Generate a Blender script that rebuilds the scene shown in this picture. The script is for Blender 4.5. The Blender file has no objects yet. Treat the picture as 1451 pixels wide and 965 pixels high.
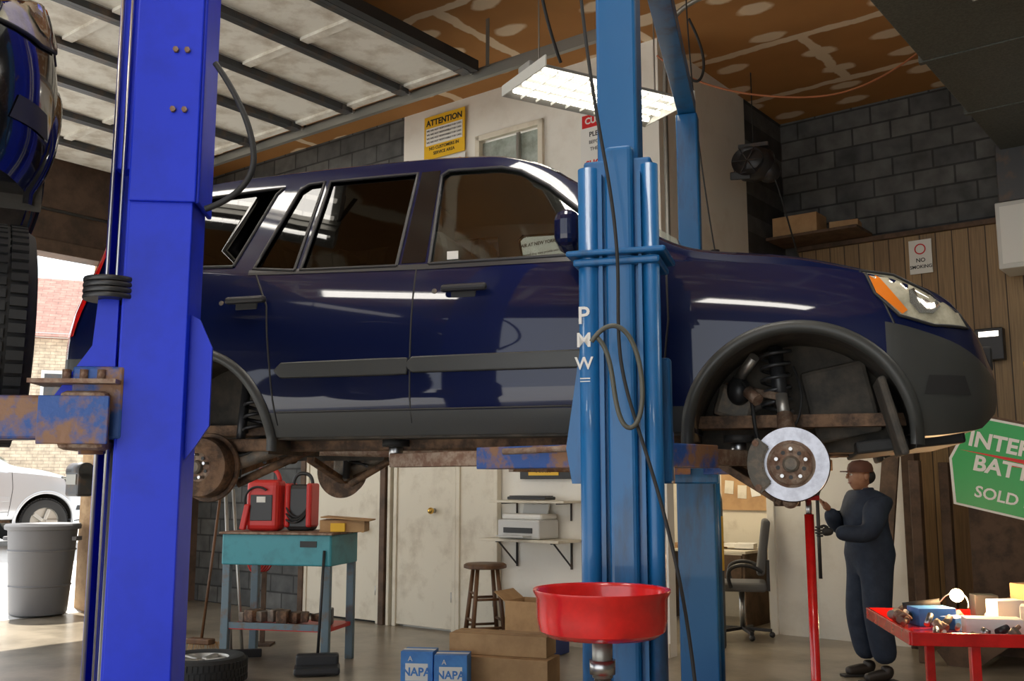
import bpy, bmesh, math, random
from mathutils import Vector, Matrix, Euler
random.seed(7)
D=bpy.data; SC=bpy.context.scene
SC.view_settings.view_transform='Standard'
rad=math.radians

# ---------------------------------------------------------------- materials
def newmat(name):
    m=D.materials.new(name); m.use_nodes=True
    nt=m.node_tree; b=nt.nodes['Principled BSDF']
    return m,nt,b
def M(name,col,rough=.5,metal=0,col2=None,scale=4,amt=(.42,.62),bump=0,bscale=40,coat=0,emis=0,sc3=(1,1,1),spec=.5):
    m,nt,b=newmat(name)
    b.inputs['Base Color'].default_value=(*col,1); b.inputs['Roughness'].default_value=rough
    b.inputs['Metallic'].default_value=metal; b.inputs['Coat Weight'].default_value=coat
    b.inputs['Coat Roughness'].default_value=.04; b.inputs['Specular IOR Level'].default_value=spec
    if emis:
        b.inputs['Emission Color'].default_value=(*col,1); b.inputs['Emission Strength'].default_value=emis
    if col2 or bump:
        tc=nt.nodes.new('ShaderNodeTexCoord'); mp=nt.nodes.new('ShaderNodeMapping'); mp.inputs['Scale'].default_value=sc3
        nt.links.new(tc.outputs['Object'],mp.inputs[0])
    if col2:
        n=nt.nodes.new('ShaderNodeTexNoise'); n.inputs['Scale'].default_value=scale; n.inputs['Detail'].default_value=8; n.inputs['Roughness'].default_value=.65
        nt.links.new(mp.outputs[0],n.inputs[0])
        r=nt.nodes.new('ShaderNodeValToRGB'); r.color_ramp.elements[0].position=amt[0]; r.color_ramp.elements[1].position=amt[1]
        r.color_ramp.elements[0].color=(*col,1); r.color_ramp.elements[1].color=(*col2,1)
        nt.links.new(n.outputs[0],r.inputs[0]); nt.links.new(r.outputs[0],b.inputs['Base Color'])
    if bump:
        n2=nt.nodes.new('ShaderNodeTexNoise'); n2.inputs['Scale'].default_value=bscale; n2.inputs['Detail'].default_value=4
        nt.links.new(mp.outputs[0],n2.inputs[0])
        bp=nt.nodes.new('ShaderNodeBump'); bp.inputs['Strength'].default_value=bump; bp.inputs['Distance'].default_value=.01
        nt.links.new(n2.outputs[0],bp.inputs['Height']); nt.links.new(bp.outputs[0],b.inputs['Normal'])
    return m
def xz_vec(nt,a='X',c='Z'):
    tc=nt.nodes.new('ShaderNodeTexCoord'); s=nt.nodes.new('ShaderNodeSeparateXYZ'); cb=nt.nodes.new('ShaderNodeCombineXYZ')
    nt.links.new(tc.outputs['Object'],s.inputs[0]); nt.links.new(s.outputs[a],cb.inputs[0]); nt.links.new(s.outputs[c],cb.inputs[1])
    return cb.outputs[0],tc
def brickmat(name,c1,c2,mortar,bw,rh,ms,a='X',c='Z',offset=.5,rough=.85,bump=.5,noise=.5,stretch=None):
    m,nt,b=newmat(name); v,tc=xz_vec(nt,a,c)
    br=nt.nodes.new('ShaderNodeTexBrick'); nt.links.new(v,br.inputs[0])
    br.inputs['Color1'].default_value=(*c1,1); br.inputs['Color2'].default_value=(*c2,1); br.inputs['Mortar'].default_value=(*mortar,1)
    br.inputs['Scale'].default_value=1; br.inputs['Mortar Size'].default_value=ms; br.inputs['Mortar Smooth'].default_value=.2
    br.inputs['Brick Width'].default_value=bw; br.inputs['Row Height'].default_value=rh; br.offset=offset
    n=nt.nodes.new('ShaderNodeTexNoise'); n.inputs['Scale'].default_value=5; n.inputs['Detail'].default_value=8
    mp=nt.nodes.new('ShaderNodeMapping'); mp.inputs['Scale'].default_value=stretch or (1,1,1)
    nt.links.new(tc.outputs['Object'],mp.inputs[0]); nt.links.new(mp.outputs[0],n.inputs[0])
    r=nt.nodes.new('ShaderNodeValToRGB'); r.color_ramp.elements[0].color=(1-noise,)*3+(1,); r.color_ramp.elements[1].color=(1,1,1,1)
    r.color_ramp.elements[0].position=.3; r.color_ramp.elements[1].position=.7
    nt.links.new(n.outputs[0],r.inputs[0])
    mx=nt.nodes.new('ShaderNodeMixRGB'); mx.blend_type='MULTIPLY'; mx.inputs[0].default_value=1
    nt.links.new(br.outputs[0],mx.inputs[1]); nt.links.new(r.outputs[0],mx.inputs[2]); nt.links.new(mx.outputs[0],b.inputs['Base Color'])
    b.inputs['Roughness'].default_value=rough
    bp=nt.nodes.new('ShaderNodeBump'); bp.inputs['Strength'].default_value=bump; bp.inputs['Distance'].default_value=.01
    inv=nt.nodes.new('ShaderNodeMath'); inv.operation='SUBTRACT'; inv.inputs[0].default_value=1
    nt.links.new(br.outputs['Fac'],inv.inputs[1]); nt.links.new(inv.outputs[0],bp.inputs['Height']); nt.links.new(bp.outputs[0],b.inputs['Normal'])
    return m
def glassmat(name,tint,gl=.9,base=.06):
    m,nt,b=newmat(name); nt.nodes.remove(b); out=nt.nodes['Material Output']
    t=nt.nodes.new('ShaderNodeBsdfTransparent'); t.inputs[0].default_value=(*tint,1)
    g=nt.nodes.new('ShaderNodeBsdfGlossy'); g.inputs['Roughness'].default_value=.02; g.inputs[0].default_value=(gl,gl,gl,1)
    f=nt.nodes.new('ShaderNodeLayerWeight'); f.inputs[0].default_value=.5
    p=nt.nodes.new('ShaderNodeMath'); p.operation='POWER'; p.inputs[1].default_value=4; nt.links.new(f.outputs['Facing'],p.inputs[0])
    q=nt.nodes.new('ShaderNodeMath'); q.operation='MULTIPLY_ADD'; q.inputs[1].default_value=.85; q.inputs[2].default_value=base; nt.links.new(p.outputs[0],q.inputs[0])
    mx=nt.nodes.new('ShaderNodeMixShader'); nt.links.new(q.outputs[0],mx.inputs[0]); nt.links.new(t.outputs[0],mx.inputs[1]); nt.links.new(g.outputs[0],mx.inputs[2])
    nt.links.new(mx.outputs[0],out.inputs[0]); return m
def ceilingmat():
    m,nt,b=newmat('drywall_ceiling'); v,tc=xz_vec(nt,'X','Y'); L=nt.links
    n0=nt.nodes.new('ShaderNodeTexNoise'); n0.inputs['Scale'].default_value=4; n0.inputs['Detail'].default_value=3; L.new(v,n0.inputs[0])
    sub=nt.nodes.new('ShaderNodeVectorMath'); sub.operation='SUBTRACT'; sub.inputs[1].default_value=(.5,.5,.5); L.new(n0.outputs['Color'],sub.inputs[0])
    sc=nt.nodes.new('ShaderNodeVectorMath'); sc.operation='SCALE'; sc.inputs['Scale'].default_value=.12; L.new(sub.outputs[0],sc.inputs[0])
    ad=nt.nodes.new('ShaderNodeVectorMath'); ad.operation='ADD'; L.new(v,ad.inputs[0]); L.new(sc.outputs[0],ad.inputs[1])
    br=nt.nodes.new('ShaderNodeTexBrick'); br.inputs['Scale'].default_value=1; br.inputs['Mortar Size'].default_value=.06; br.inputs['Mortar Smooth'].default_value=.3
    br.inputs['Brick Width'].default_value=2.4; br.inputs['Row Height'].default_value=1.25; L.new(ad.outputs[0],br.inputs[0])
    mp=nt.nodes.new('ShaderNodeMapping'); mp.inputs['Scale'].default_value=(1.1,1.9,1); L.new(ad.outputs[0],mp.inputs[0])
    vo=nt.nodes.new('ShaderNodeTexVoronoi'); vo.voronoi_dimensions='2D'; vo.inputs['Scale'].default_value=1; vo.inputs['Randomness'].default_value=.4; L.new(mp.outputs[0],vo.inputs['Vector'])
    lt=nt.nodes.new('ShaderNodeMapRange'); lt.inputs[1].default_value=.15; lt.inputs[2].default_value=.2; lt.inputs[3].default_value=1; lt.inputs[4].default_value=0; L.new(vo.outputs['Distance'],lt.inputs[0])
    mx=nt.nodes.new('ShaderNodeMath'); mx.operation='MAXIMUM'; L.new(lt.outputs[0],mx.inputs[0]); L.new(br.outputs['Fac'],mx.inputs[1])
    mul=nt.nodes.new('ShaderNodeMath'); mul.operation='MULTIPLY'; mul.inputs[1].default_value=.85; L.new(mx.outputs[0],mul.inputs[0])
    n=nt.nodes.new('ShaderNodeTexNoise'); n.inputs['Scale'].default_value=1.2; n.inputs['Detail'].default_value=6; L.new(v,n.inputs[0])
    r=nt.nodes.new('ShaderNodeValToRGB'); r.color_ramp.elements[0].color=(.3,.13,.035,1); r.color_ramp.elements[1].color=(.5,.24,.07,1); L.new(n.outputs[0],r.inputs[0])
    mc=nt.nodes.new('ShaderNodeMixRGB'); mc.inputs[2].default_value=(.85,.7,.5,1); L.new(mul.outputs[0],mc.inputs[0]); L.new(r.outputs[0],mc.inputs[1])
    L.new(mc.outputs[0],b.inputs['Base Color']); b.inputs['Roughness'].default_value=.9; return m

m_white=M('painted_wall_white',(.84,.81,.73),.6,col2=(.62,.56,.46),scale=1.3,amt=(.52,.88),bump=.1,bscale=60)
m_cream=M('cream_paint_grimy',(.74,.68,.55),.6,col2=(.36,.28,.18),scale=2.5,amt=(.5,.88))
m_block=brickmat('concrete_block',(.1,.105,.105),(.18,.18,.17),(.055,.055,.055),.42,.21,.012)
m_panel=brickmat('wood_panelling',(.4,.26,.12),(.28,.17,.075),(.06,.035,.015),.16,30,.006,offset=0,rough=.5,noise=.4,stretch=(12,12,.5))
m_ceil=ceilingmat()
m_floor=M('concrete_floor',(.34,.29,.22),.28,col2=(.12,.1,.07),scale=.9,amt=(.42,.66),bump=.15,bscale=20)
m_out=M('driveway_concrete',(.78,.78,.77),.9,col2=(.68,.67,.65),scale=1)
m_duct=M('galvanised_duct',(.1,.105,.09),.5,.3,col2=(.06,.065,.055),scale=60,amt=(.4,.6))
m_blk=M('black_rubber',(.018,.018,.018),.65,bump=.1)
m_olive=M('grey_olive_hose',(.09,.09,.07),.5)
m_liner=M('wheel_liner_dusty',(.045,.041,.035),.8,col2=(.1,.083,.063),scale=6,bump=.2)
m_plast=M('black_plastic',(.025,.025,.027),.4)
m_gblk=M('gloss_black_trim',(.008,.008,.009),.12)
m_grey=M('grey_cladding',(.042,.044,.041),.42,bump=.05,bscale=200)
m_blue2=M('bright_blue_paint',(.006,.03,.62),.4,col2=(.004,.02,.40),scale=3,amt=(.45,.8),spec=.3,bump=.05,bscale=6)
m_blue1=M('lift_blue_paint',(.008,.12,.32),.38,col2=(.02,.035,.06),scale=6,amt=(.5,.72),coat=.2,sc3=(1,1,.22),spec=.4)
m_rblue=M('rusty_blue_steel',(.02,.08,.3),.5,.1,col2=(.24,.12,.06),scale=7,amt=(.46,.58),bump=.3)
m_rust=M('rusty_steel',(.2,.11,.07),.6,.3,col2=(.36,.27,.2),scale=20,bump=.4,bscale=80)
m_rust2=M('rusty_dark_steel',(.08,.05,.033),.7,.3,col2=(.24,.14,.08),scale=14,bump=.5)
m_steel=M('bare_steel',(.45,.45,.45),.3,1)
m_rotor=M('machined_rotor',(.42,.42,.46),.36,1,col2=(.33,.33,.36),scale=30)
m_cast=M('cast_grey',(.14,.13,.11),.6,.4,col2=(.26,.2,.15),scale=18,bump=.4)
m_alu=M('aluminium',(.5,.48,.44),.4,.8)
m_red=M('red_enamel',(.7,.012,.01),.25,col2=(.5,.01,.008),scale=5,coat=.5)
m_redp=M('red_plastic',(.6,.025,.02),.4)
m_orange=M('orange_cord',(.45,.16,.07),.5)
m_teal=M('teal_enamel',(.05,.30,.36),.4,col2=(.03,.17,.19),scale=5,amt=(.5,.8))
m_tleg=M('grey_blue_leg',(.13,.19,.23),.5,col2=(.18,.1,.05),scale=8,amt=(.5,.7))
m_card=M('cardboard',(.5,.31,.15),.85,col2=(.42,.25,.12),scale=6)
m_wood=M('dark_wood',(.16,.075,.03),.5,col2=(.08,.035,.015),scale=8,sc3=(1,1,.15))
m_dwood=M('stair_timber',(.12,.07,.04),.7,col2=(.06,.035,.02),scale=6)
m_twood=M('jamb_timber',(.5,.32,.16),.7,col2=(.35,.2,.09),scale=6)
m_paper=M('paper_white',(.8,.79,.74),.7)
m_yel=M('sign_yellow',(.85,.5,.02),.5)
m_txt=M('sign_black_ink',(.02,.02,.02),.5)
m_tred=M('sign_red_ink',(.65,.02,.02),.5)
m_green=M('sign_green',(.01,.36,.07),.35)
m_bluebox=M('blue_carton',(.05,.2,.55),.5,col2=(.07,.27,.65),scale=5)
m_plgrey=M('printer_plastic',(.6,.6,.58),.4)
m_glassf=glassmat('clear_car_glass',(.74,.8,.77),base=.12)
m_glassd=glassmat('tinted_car_glass',(.04,.04,.045),.5,.05)
m_bin=M('grey_bin_plastic',(.16,.16,.17),.5)
m_sky=M('window_pane_bright',(.5,.55,.5),.15,col2=(.22,.25,.2),scale=2)
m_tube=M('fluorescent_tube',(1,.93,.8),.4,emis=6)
m_fix=M('fixture_white',(.6,.6,.56),.35)
m_refl=M('fixture_reflector',(.3,.3,.28),.4)
m_bulb=M('bulb_glow',(1,.62,.25),.4,emis=60)
m_int=M('car_interior',(.17,.175,.165),.7)
m_seat=M('seat_fabric',(.12,.12,.12),.9,bump=.2,bscale=150)
m_skin=M('skin',(.38,.2,.12),.5,col2=(.3,.15,.09),scale=12)
m_cov=M('navy_coverall',(.010,.019,.04),.8,col2=(.018,.03,.055),scale=9,bump=.6,bscale=12)
m_boot=M('boot_leather',(.02,.015,.012),.5)
m_cap=M('brown_cap',(.1,.04,.025),.8)
m_amber=M('amber_lens',(.85,.22,.02),.1,coat=1)
m_chrome=M('headlamp_reflector',(.8,.8,.74),.12,.9)
m_lens=M('headlamp_lens',(.72,.68,.52),.08,.2,coat=1,col2=(.4,.38,.28),scale=7)
m_doorpan=M('overhead_door_panel',(.7,.67,.6),.6,col2=(.35,.28,.2),scale=2.6,amt=(.45,.72),bump=.3,bscale=12)
m_strut=M('door_strut_dark',(.07,.072,.075),.4,.5,col2=(.16,.1,.06),scale=5,amt=(.5,.75))
m_hdr=M('header_brown',(.14,.085,.055),.7,col2=(.07,.045,.03),scale=3)
m_galv=M('galvanised_steel',(.3,.29,.26),.4,.7)
m_paint=M('navy_metallic_paint',(.0006,.0045,.04),.4,0,coat=.8,spec=.1)
m_black=M('black_car_paint',(.006,.006,.008),.15,coat=1)
m_silver=M('silver_car_paint',(.6,.62,.65),.3,.5,coat=1)
m_tail=M('tail_lamp_red',(.7,.01,.01),.12,coat=1)
m_roof=brickmat('roof_shingle',(.32,.13,.1),(.4,.18,.14),(.2,.09,.07),.3,.15,.01,a='X',c='Y')
m_house=brickmat('house_siding',(.72,.58,.42),(.76,.62,.45),(.5,.4,.3),.25,.08,.008)

# ---------------------------------------------------------------- mesh helpers
def E(name,loc=(0,0,0),yaw=0,rot=None):
    o=D.objects.new(name,None); SC.collection.objects.link(o); o.location=loc
    o.rotation_euler=rot if rot else (0,0,rad(yaw)); o.empty_display_size=.1; return o
def add(o,parent,mat=None,loc=None,rot=None):
    SC.collection.objects.link(o)
    if parent: o.parent=parent
    if mat: o.data.materials.append(mat)
    if loc is not None: o.location=loc
    if rot is not None: o.rotation_euler=rot
    return o
def mesh(name,parent,v,f,mat=None,smooth=False,loc=None,rot=None):
    me=D.meshes.new(name); me.from_pydata([tuple(a) for a in v],[],f); me.update()
    if smooth:
        for p in me.polygons: p.use_smooth=True
    return add(D.objects.new(name,me),parent,mat,loc,rot)
def fin(name,bm,parent,mat,loc=None,rot=None,smooth=False):
    me=D.meshes.new(name); bm.to_mesh(me); bm.free()
    if smooth:
        for p in me.polygons: p.use_smooth=True
    return add(D.objects.new(name,me),parent,mat,loc,rot)
def box(name,parent,c,s,mat,rot=(0,0,0),bev=0,seg=2):
    bm=bmesh.new(); bmesh.ops.create_cube(bm,size=1); bmesh.ops.scale(bm,vec=s,verts=bm.verts)
    if bev: bmesh.ops.bevel(bm,geom=bm.edges[:],offset=min(bev,min(s)*.45),segments=seg,affect='EDGES',profile=.5)
    return fin(name,bm,parent,mat,c,rot,smooth=False)
def orient(p1,p2):
    d=Vector(p2)-Vector(p1); return d.length,(Vector(p1)+Vector(p2))/2,d.to_track_quat('Z','X').to_euler()
def cyl(name,parent,p1,p2,r,mat,r2=None,n=24,smooth=True):
    L,c,e=orient(p1,p2); bm=bmesh.new()
    bmesh.ops.create_cone(bm,cap_ends=True,segments=n,radius1=r,radius2=r if r2 is None else r2,depth=L)
    for f in bm.faces:
        if len(f.verts)==4: f.smooth=smooth
    return fin(name,bm,parent,mat,c,e)
def beam(name,parent,p1,p2,w,h,mat,bev=.004):
    d=Vector(p2)-Vector(p1); L=d.length; c=(Vector(p1)+Vector(p2))/2
    yaw=math.atan2(d.y,d.x); pit=math.asin(d.z/L)
    return box(name,parent,c,(L,w,h),mat,(0,-pit,yaw),bev)
def tube(name,parent,pts,r,mat,smooth=True,cyc=False):
    cu=D.curves.new(name,'CURVE'); cu.dimensions='3D'; cu.bevel_depth=r; cu.bevel_resolution=3; cu.resolution_u=8; cu.use_fill_caps=True
    if smooth:
        s=cu.splines.new('NURBS'); s.points.add(len(pts)-1)
        for p,q in zip(s.points,pts): p.co=(*q,1)
        s.use_endpoint_u=True; s.order_u=min(4,len(pts)); s.use_cyclic_u=cyc
    else:
        s=cu.splines.new('POLY'); s.points.add(len(pts)-1)
        for p,q in zip(s.points,pts): p.co=(*q,1)
        s.use_cyclic_u=cyc
    return add(D.objects.new(name,cu),parent,mat)
def lathe(name,parent,prof,mat,loc=(0,0,0),rot=(0,0,0),n=40,smooth=True,closed=False):
    v=[];f=[]
    for i in range(n):
        a=2*math.pi*i/n
        for r,h in prof: v.append((r*math.cos(a),r*math.sin(a),h))
    k=len(prof)
    for i in range(n):
        j=(i+1)%n
        for q in range(k if closed else k-1):
            q2=(q+1)%k; f.append((i*k+q,j*k+q,j*k+q2,i*k+q2))
    o=mesh(name,parent,v,f,mat,smooth,loc,rot)
    if smooth:
        md=o.modifiers.new('es','EDGE_SPLIT'); md.split_angle=rad(40)
    return o
def prism(name,parent,poly,z0,z1,mat,axis='z',bev=0,loc=None,rot=None):
    bm=bmesh.new()
    def P(a,b,c): return (a,b,c) if axis=='z' else ((a,c,b) if axis=='y' else (c,a,b))
    lo=[bm.verts.new(P(a,b,z0)) for a,b in poly]; hi=[bm.verts.new(P(a,b,z1)) for a,b in poly]
    bm.faces.new(lo); bm.faces.new(hi[::-1]); n=len(poly)
    for i in range(n): bm.faces.new((lo[i],hi[i],hi[(i+1)%n],lo[(i+1)%n]))
    bmesh.ops.recalc_face_normals(bm,faces=bm.faces)
    if bev: bmesh.ops.bevel(bm,geom=bm.edges[:],offset=bev,segments=2,affect='EDGES')
    return fin(name,bm,parent,mat,loc,rot)
def ball(name,parent,c,s,mat,sub=3,rot=(0,0,0)):
    bm=bmesh.new(); bmesh.ops.create_icosphere(bm,subdivisions=sub,radius=1); bmesh.ops.scale(bm,vec=s,verts=bm.verts)
    return fin(name,bm,parent,mat,c,rot,True)
def text(name,parent,s,loc,size,mat,rot=(rad(90),0,0),align='CENTER',bold=0):
    c=D.curves.new(name,'FONT'); c.body=s; c.size=size; c.extrude=.001; c.align_x=align; c.align_y='CENTER'; c.offset=bold; c.resolution_u=3
    return add(D.objects.new(name,c),parent,mat,loc,rot)
def skin(name,parent,verts,edges,radii,mat,sub=2,root=0):
    me=D.meshes.new(name); me.from_pydata(verts,edges,[]); o=add(D.objects.new(name,me),parent,mat)
    o.modifiers.new('skin','SKIN').use_smooth_shade=True
    for i,r in enumerate(radii):
        sv=me.skin_vertices[0].data[i]; sv.radius=(r,r) if not isinstance(r,tuple) else r; sv.use_root=(i==root)
    s=o.modifiers.new('sub','SUBSURF'); s.levels=sub; s.render_levels=sub
    return o

# ---------------------------------------------------------------- room frame
YAW=-38; CX,CY=1.38,8.9
e1=Vector((math.cos(rad(YAW)),math.sin(rad(YAW)),0)); e2=Vector((-e1.y,e1.x,0))
def W(x,y,z=0): 
    p=Vector((CX,CY,0))+e1*x+e2*y; return Vector((p.x,p.y,z))
def rbox(name,x0,x1,y0,y1,z0,z1,mat,bev=0):
    return box(name,None,W((x0+x1)/2,(y0+y1)/2,(z0+z1)/2),(x1-x0,y1-y0,z1-z0),mat,(0,0,rad(YAW)),bev)
def RE(name,x,y,z,yaw=0): return E(name,W(x,y,z),YAW+yaw)
H=5.7
rbox('floor',-7,7,-11.5,3.1,-.1,0,m_floor)
rbox('ceiling',-7.2,7,-11.5,3.1,H,H+.1,m_ceil)
W0=-3.33
def wallmesh(name,rects,y0,y1,mat):
    v=[];f=[]
    for (x0,x1,z0,z1) in rects:
        b=len(v)
        for x in (x0,x1):
            for y in (y0,y1):
                for z in (z0,z1): v.append((x,y,z))
        f+= [tuple(b+i for i in q) for q in ((0,1,3,2),(4,6,7,5),(0,4,5,1),(2,3,7,6),(0,2,6,4),(1,5,7,3))]
    return mesh(name,None,v,f,mat,loc=W(0,0,0),rot=(0,0,rad(YAW)))
wallmesh('wall_office',[(W0,-2.21,0,H),(-2.21,-1.35,0,4.2),(-2.21,-1.35,5.17,H),(-1.35,0,0,H)],0,.12,m_white)
wallmesh('wall_back_left',[(-7,W0,0,H)],0.0,.15,m_block)
wallmesh('wall_office_side',[(-.12,0,2.7,H)],.12,1.9,m_white)
wallmesh('wall_office_side_block',[(-.12,0,2.7,H)],1.9,2.9,m_block)
rbox('office_mezzanine_slab',-3.3,-.12,.12,2.9,2.6,2.7,m_cream)
wallmesh('wall_back_right',[(-3.3,7,0,H)],2.9,3.05,m_block)
rbox('wall_panelling',.2,7,2.8,2.9,0,4.1,m_panel)
rbox('trim_1',.2,7,2.74,2.9,4.1,4.15,m_dwood)
rbox('wall_alcove_back',-3.3,.2,2.84,2.9,0,2.6,m_cream)
rbox('wall_right',6.9,7,-11.5,2.9,0,H,m_block)
wallmesh('wall_left_pier',[(-7.15,-7,0,H)],-1.39,0,m_hdr)
wallmesh('wall_left_header',[(-7.15,-7,4.35,H)],-11.5,-1.39,m_hdr)
wallmesh('wall_left_pier_middle',[(-7.15,-7,0,4.35)],-7.6,-6.6,m_block)
wallmesh('wall_front_header',[(-7,7,4.9,H)],-11.6,-11.5,m_hdr)
wallmesh('wall_front_pier',[(-7,-4.5,0,4.9)],-11.6,-11.5,m_block)
rbox('trim_2',-7.25,-6.95,-1.5,-1.36,0,4.35,m_twood,.005)
rbox('trim_3',-7.2,-6.9,-6.6,-1.39,4.2,4.35,m_hdr,.005)

g=RE('window_1',-1.78,0,4.68)
box('pane',g,(0,.06,0),(.82,.02,.93),m_sky)
for s in(-1,1):
    box('frame_v',g,(s*.42,-.01,0),(.06,.06,1.06),m_cream,bev=.005); box('frame_h',g,(0,-.01,s*.5),(.9,.06,.06),m_cream,bev=.005)
box('sash',g,(.1,.02,0),(.03,.04,.95),m_alu)
m_brass=M('brass',(.7,.45,.12),.2,1)
def door(name,x0,x1,h,mat,knob=None,kz=1.0):
    g=RE(name,(x0+x1)/2,-.012,0); w=x1-x0
    box('leaf',g,(0,-.03,h/2+.01),(w-.05,.045,h-.03),mat,bev=.004)
    for s in(-1,1): box('casing',g,(s*(w/2-.0),-.035,h/2),(.05,.07,h),m_cream,bev=.006)
    box('head_casing',g,(0,-.035,h+.03),(w+.06,.07,.07),m_cream,bev=.006)
    for hz in(.3,1.9): cyl('hinge',g,(w/2-.03,-.06,hz),(w/2-.03,-.06,hz+.1),.01,m_steel)
    if knob is not None:
        ball('knob',g,(knob,-.11,kz),(.035,.035,.035),m_brass)
        cyl('rose',g,(knob,-.052,kz),(knob,-.1,kz),.025,m_steel)
door('door_1',-3.3,-2.45,2.3,m_cream,.14,1.22)
door('door_2',-2.4,-1.9,2.3,m_cream)
door('door_3',-4.75,-3.55,2.4,m_cream,.4,1.0)
rbox('trim_4',-3.50,-3.42,-.12,0,0,2.6,m_dwood,.005)
rbox('trim_7',-3.40,-3.36,-.10,0,0,2.6,m_cream,.005)
rbox('baseboard_office',-1.85,0,-.02,0,0,.12,m_cream)
rbox('trim_8',-4.85,-4.77,-.1,0,0,2.5,m_dwood,.005)

rbox('wall_partition',.16,1.54,1.88,1.96,0,2.6,m_white)
rbox('trim_5',.12,.2,1.84,2.0,0,2.65,m_white,.005)
rbox('trim_6',1.5,1.62,1.8,2.0,0,2.65,m_dwood,.005)
g=RE('leaning_plank',1.42,1.1,0); beam('plank',g,(0,0,.02),(.08,.62,2.3),.16,.03,m_dwood)

g=RE('ventilation_duct',3.4,-.9,5.19)
box('duct_body',g,(0,0,0),(1.9,7.5,.98),m_duct,bev=.01)
for i in range(6): box('flange',g,(0,-3.4+i*1.35,0),(1.96,.05,1.0),m_duct)

g=RE('wooden_staircase',2.1,1.15,0)
for i in range(9): box('tread',g,(.1+i*.25,.45,.19+i*.19),(.29,.95,.045),m_dwood,bev=.006)
for y in(-.03,.93): beam('stringer',g,(-.1,y,.0),(2.3,y,1.85),.04,.28,m_dwood)
box('newel',g,(-.28,-.03,.85),(.09,.09,1.7),m_dwood,bev=.008); box('newel_b',g,(-.28,.9,.85),(.09,.09,1.7),m_dwood,bev=.008)
box('panel_under',g,(.9,.75,1.0),(1.9,.03,2.0),m_dwood)
for k in range(6): box('stored_box',g,(.12+.25*k,.3+.2*(k%2),.215+.19*k+.07),(.17,.25,.14),random.choice([m_card,m_plast,m_cream,m_rust2]),(0,0,random.uniform(-.3,.3)),.004)

# ---------------------------------------------------------------- overhead garage door
TZ=5.2
g=RE('overhead_garage_door',0,0,TZ)
x=-1.12; PS=.78
for i in range(7):
    x1=x-PS
    box('section',g,((x+x1)/2,-3.95,.05),(PS-.02,5.1,.035),m_doorpan,bev=.004)
    box('strut_a',g,(x-.03,-3.95,0),(.05,5.1,.06),m_strut); box('strut_flange',g,(x-.075,-3.95,-.028),(.05,5.1,.006),m_strut)
    for y in(-1.45,-2.7,-3.95,-5.2,-6.4): box('stile',g,((x+x1)/2-.03,y,.02),(PS-.1,.09,.03),m_doorpan)
    cyl('roller',g,(x-.05,-1.4,.01),(x-.05,-1.3,.01),.022,m_steel); box('hinge',g,(x-.04,-1.5,-.01),(.12,.08,.05),m_strut)
    x=x1
box('bottom_seal',g,(-1.08,-3.95,.02),(.08,5.1,.1),m_blk)
for y in(-1.32,-6.6):
    box('track',g,(-3.2,y,-.03),(7.0,.05,.08),m_galv)
    box('track_angle',g,(-3.2,y+.03,.03),(7.0,.006,.06),m_galv)
    for xx in(-6,-3.5,-1,.25): box('hanger',g,(xx,y,.26),(.04,.005,.46),m_galv)
tube('track_curve',g,[(-6.7,-1.32,-.03),(-6.85,-1.32,-.1),(-6.92,-1.32,-.4),(-6.92,-1.32,-5.0)],.03,m_galv)
cyl('torsion_bar',g,(-6.85,-6.6,-.5),(-6.85,-1.2,-.5),.02,m_steel)
cyl('torsion_spring',g,(-6.85,-4.5,-.5),(-6.85,-2.8,-.5),.045,m_strut)

# ---------------------------------------------------------------- fluorescent fixtures
def fixture(loc,yaw,L,half=.26):
    g=E('fluorescent_ceiling_light',loc,yaw)
    box('housing',g,(0,0,.09),(L,.16,.07),m_refl,bev=.01)
    prism('reflector',g,[(-half-.05,-.01),(-.14,.07),(.14,.07),(half+.05,-.01),(half+.04,-.015),(.13,.06),(-.13,.06),(-half-.04,-.015)],-L/2,L/2,m_refl,'x')
    for k in range(4): cyl('tube',g,(-L/2+.04,-half*.8+half*.533*k,.01),(L/2-.04,-half*.8+half*.533*k,.01),.019,m_tube,n=12)
    for s in(-1,1):
        box('end_plate',g,(s*L/2,0,.03),(.01,half*2+.1,.08),m_fix)
        tube('chain',g,[(s*L*.4,0,.12),(s*L*.4,0,H-loc[2])],.006,m_steel,False)
    for k in range(9): box('louver',g,(-L/2+L*(k+1)/10,0,-.012),(.006,half*2,.02),m_fix)
    return g
p1=Vector((.08,6.62,4.31)); p2=Vector((1.2,7.24,4.31)); dd=p2-p1
fixture(tuple((p1+p2)/2),math.degrees(math.atan2(dd.y,dd.x)),dd.length)
fixture(tuple(W(3.2,-1.9,4.62)),YAW+90,1.3,.12)
for (x,y) in((-.5,-6.5),(2.5,-5.2),(4.8,-9.3),(1,-9.5),(-3.8,-8.5),(5.6,-2.5)):  # added fixtures out of view, with area lights that fill the room
    fixture(tuple(W(x,y,5.3)),YAW,1.5,.3)
    l=D.lights.new('unseen_fill_light','AREA'); l.shape='RECTANGLE'; l.size=1.4; l.size_y=.5; l.energy=52; l.color=(1,.95,.87)
    o=D.objects.new('unseen_fill_light',l); SC.collection.objects.link(o); o.location=W(x,y,5.26); o.rotation_euler=(0,0,rad(YAW))

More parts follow.
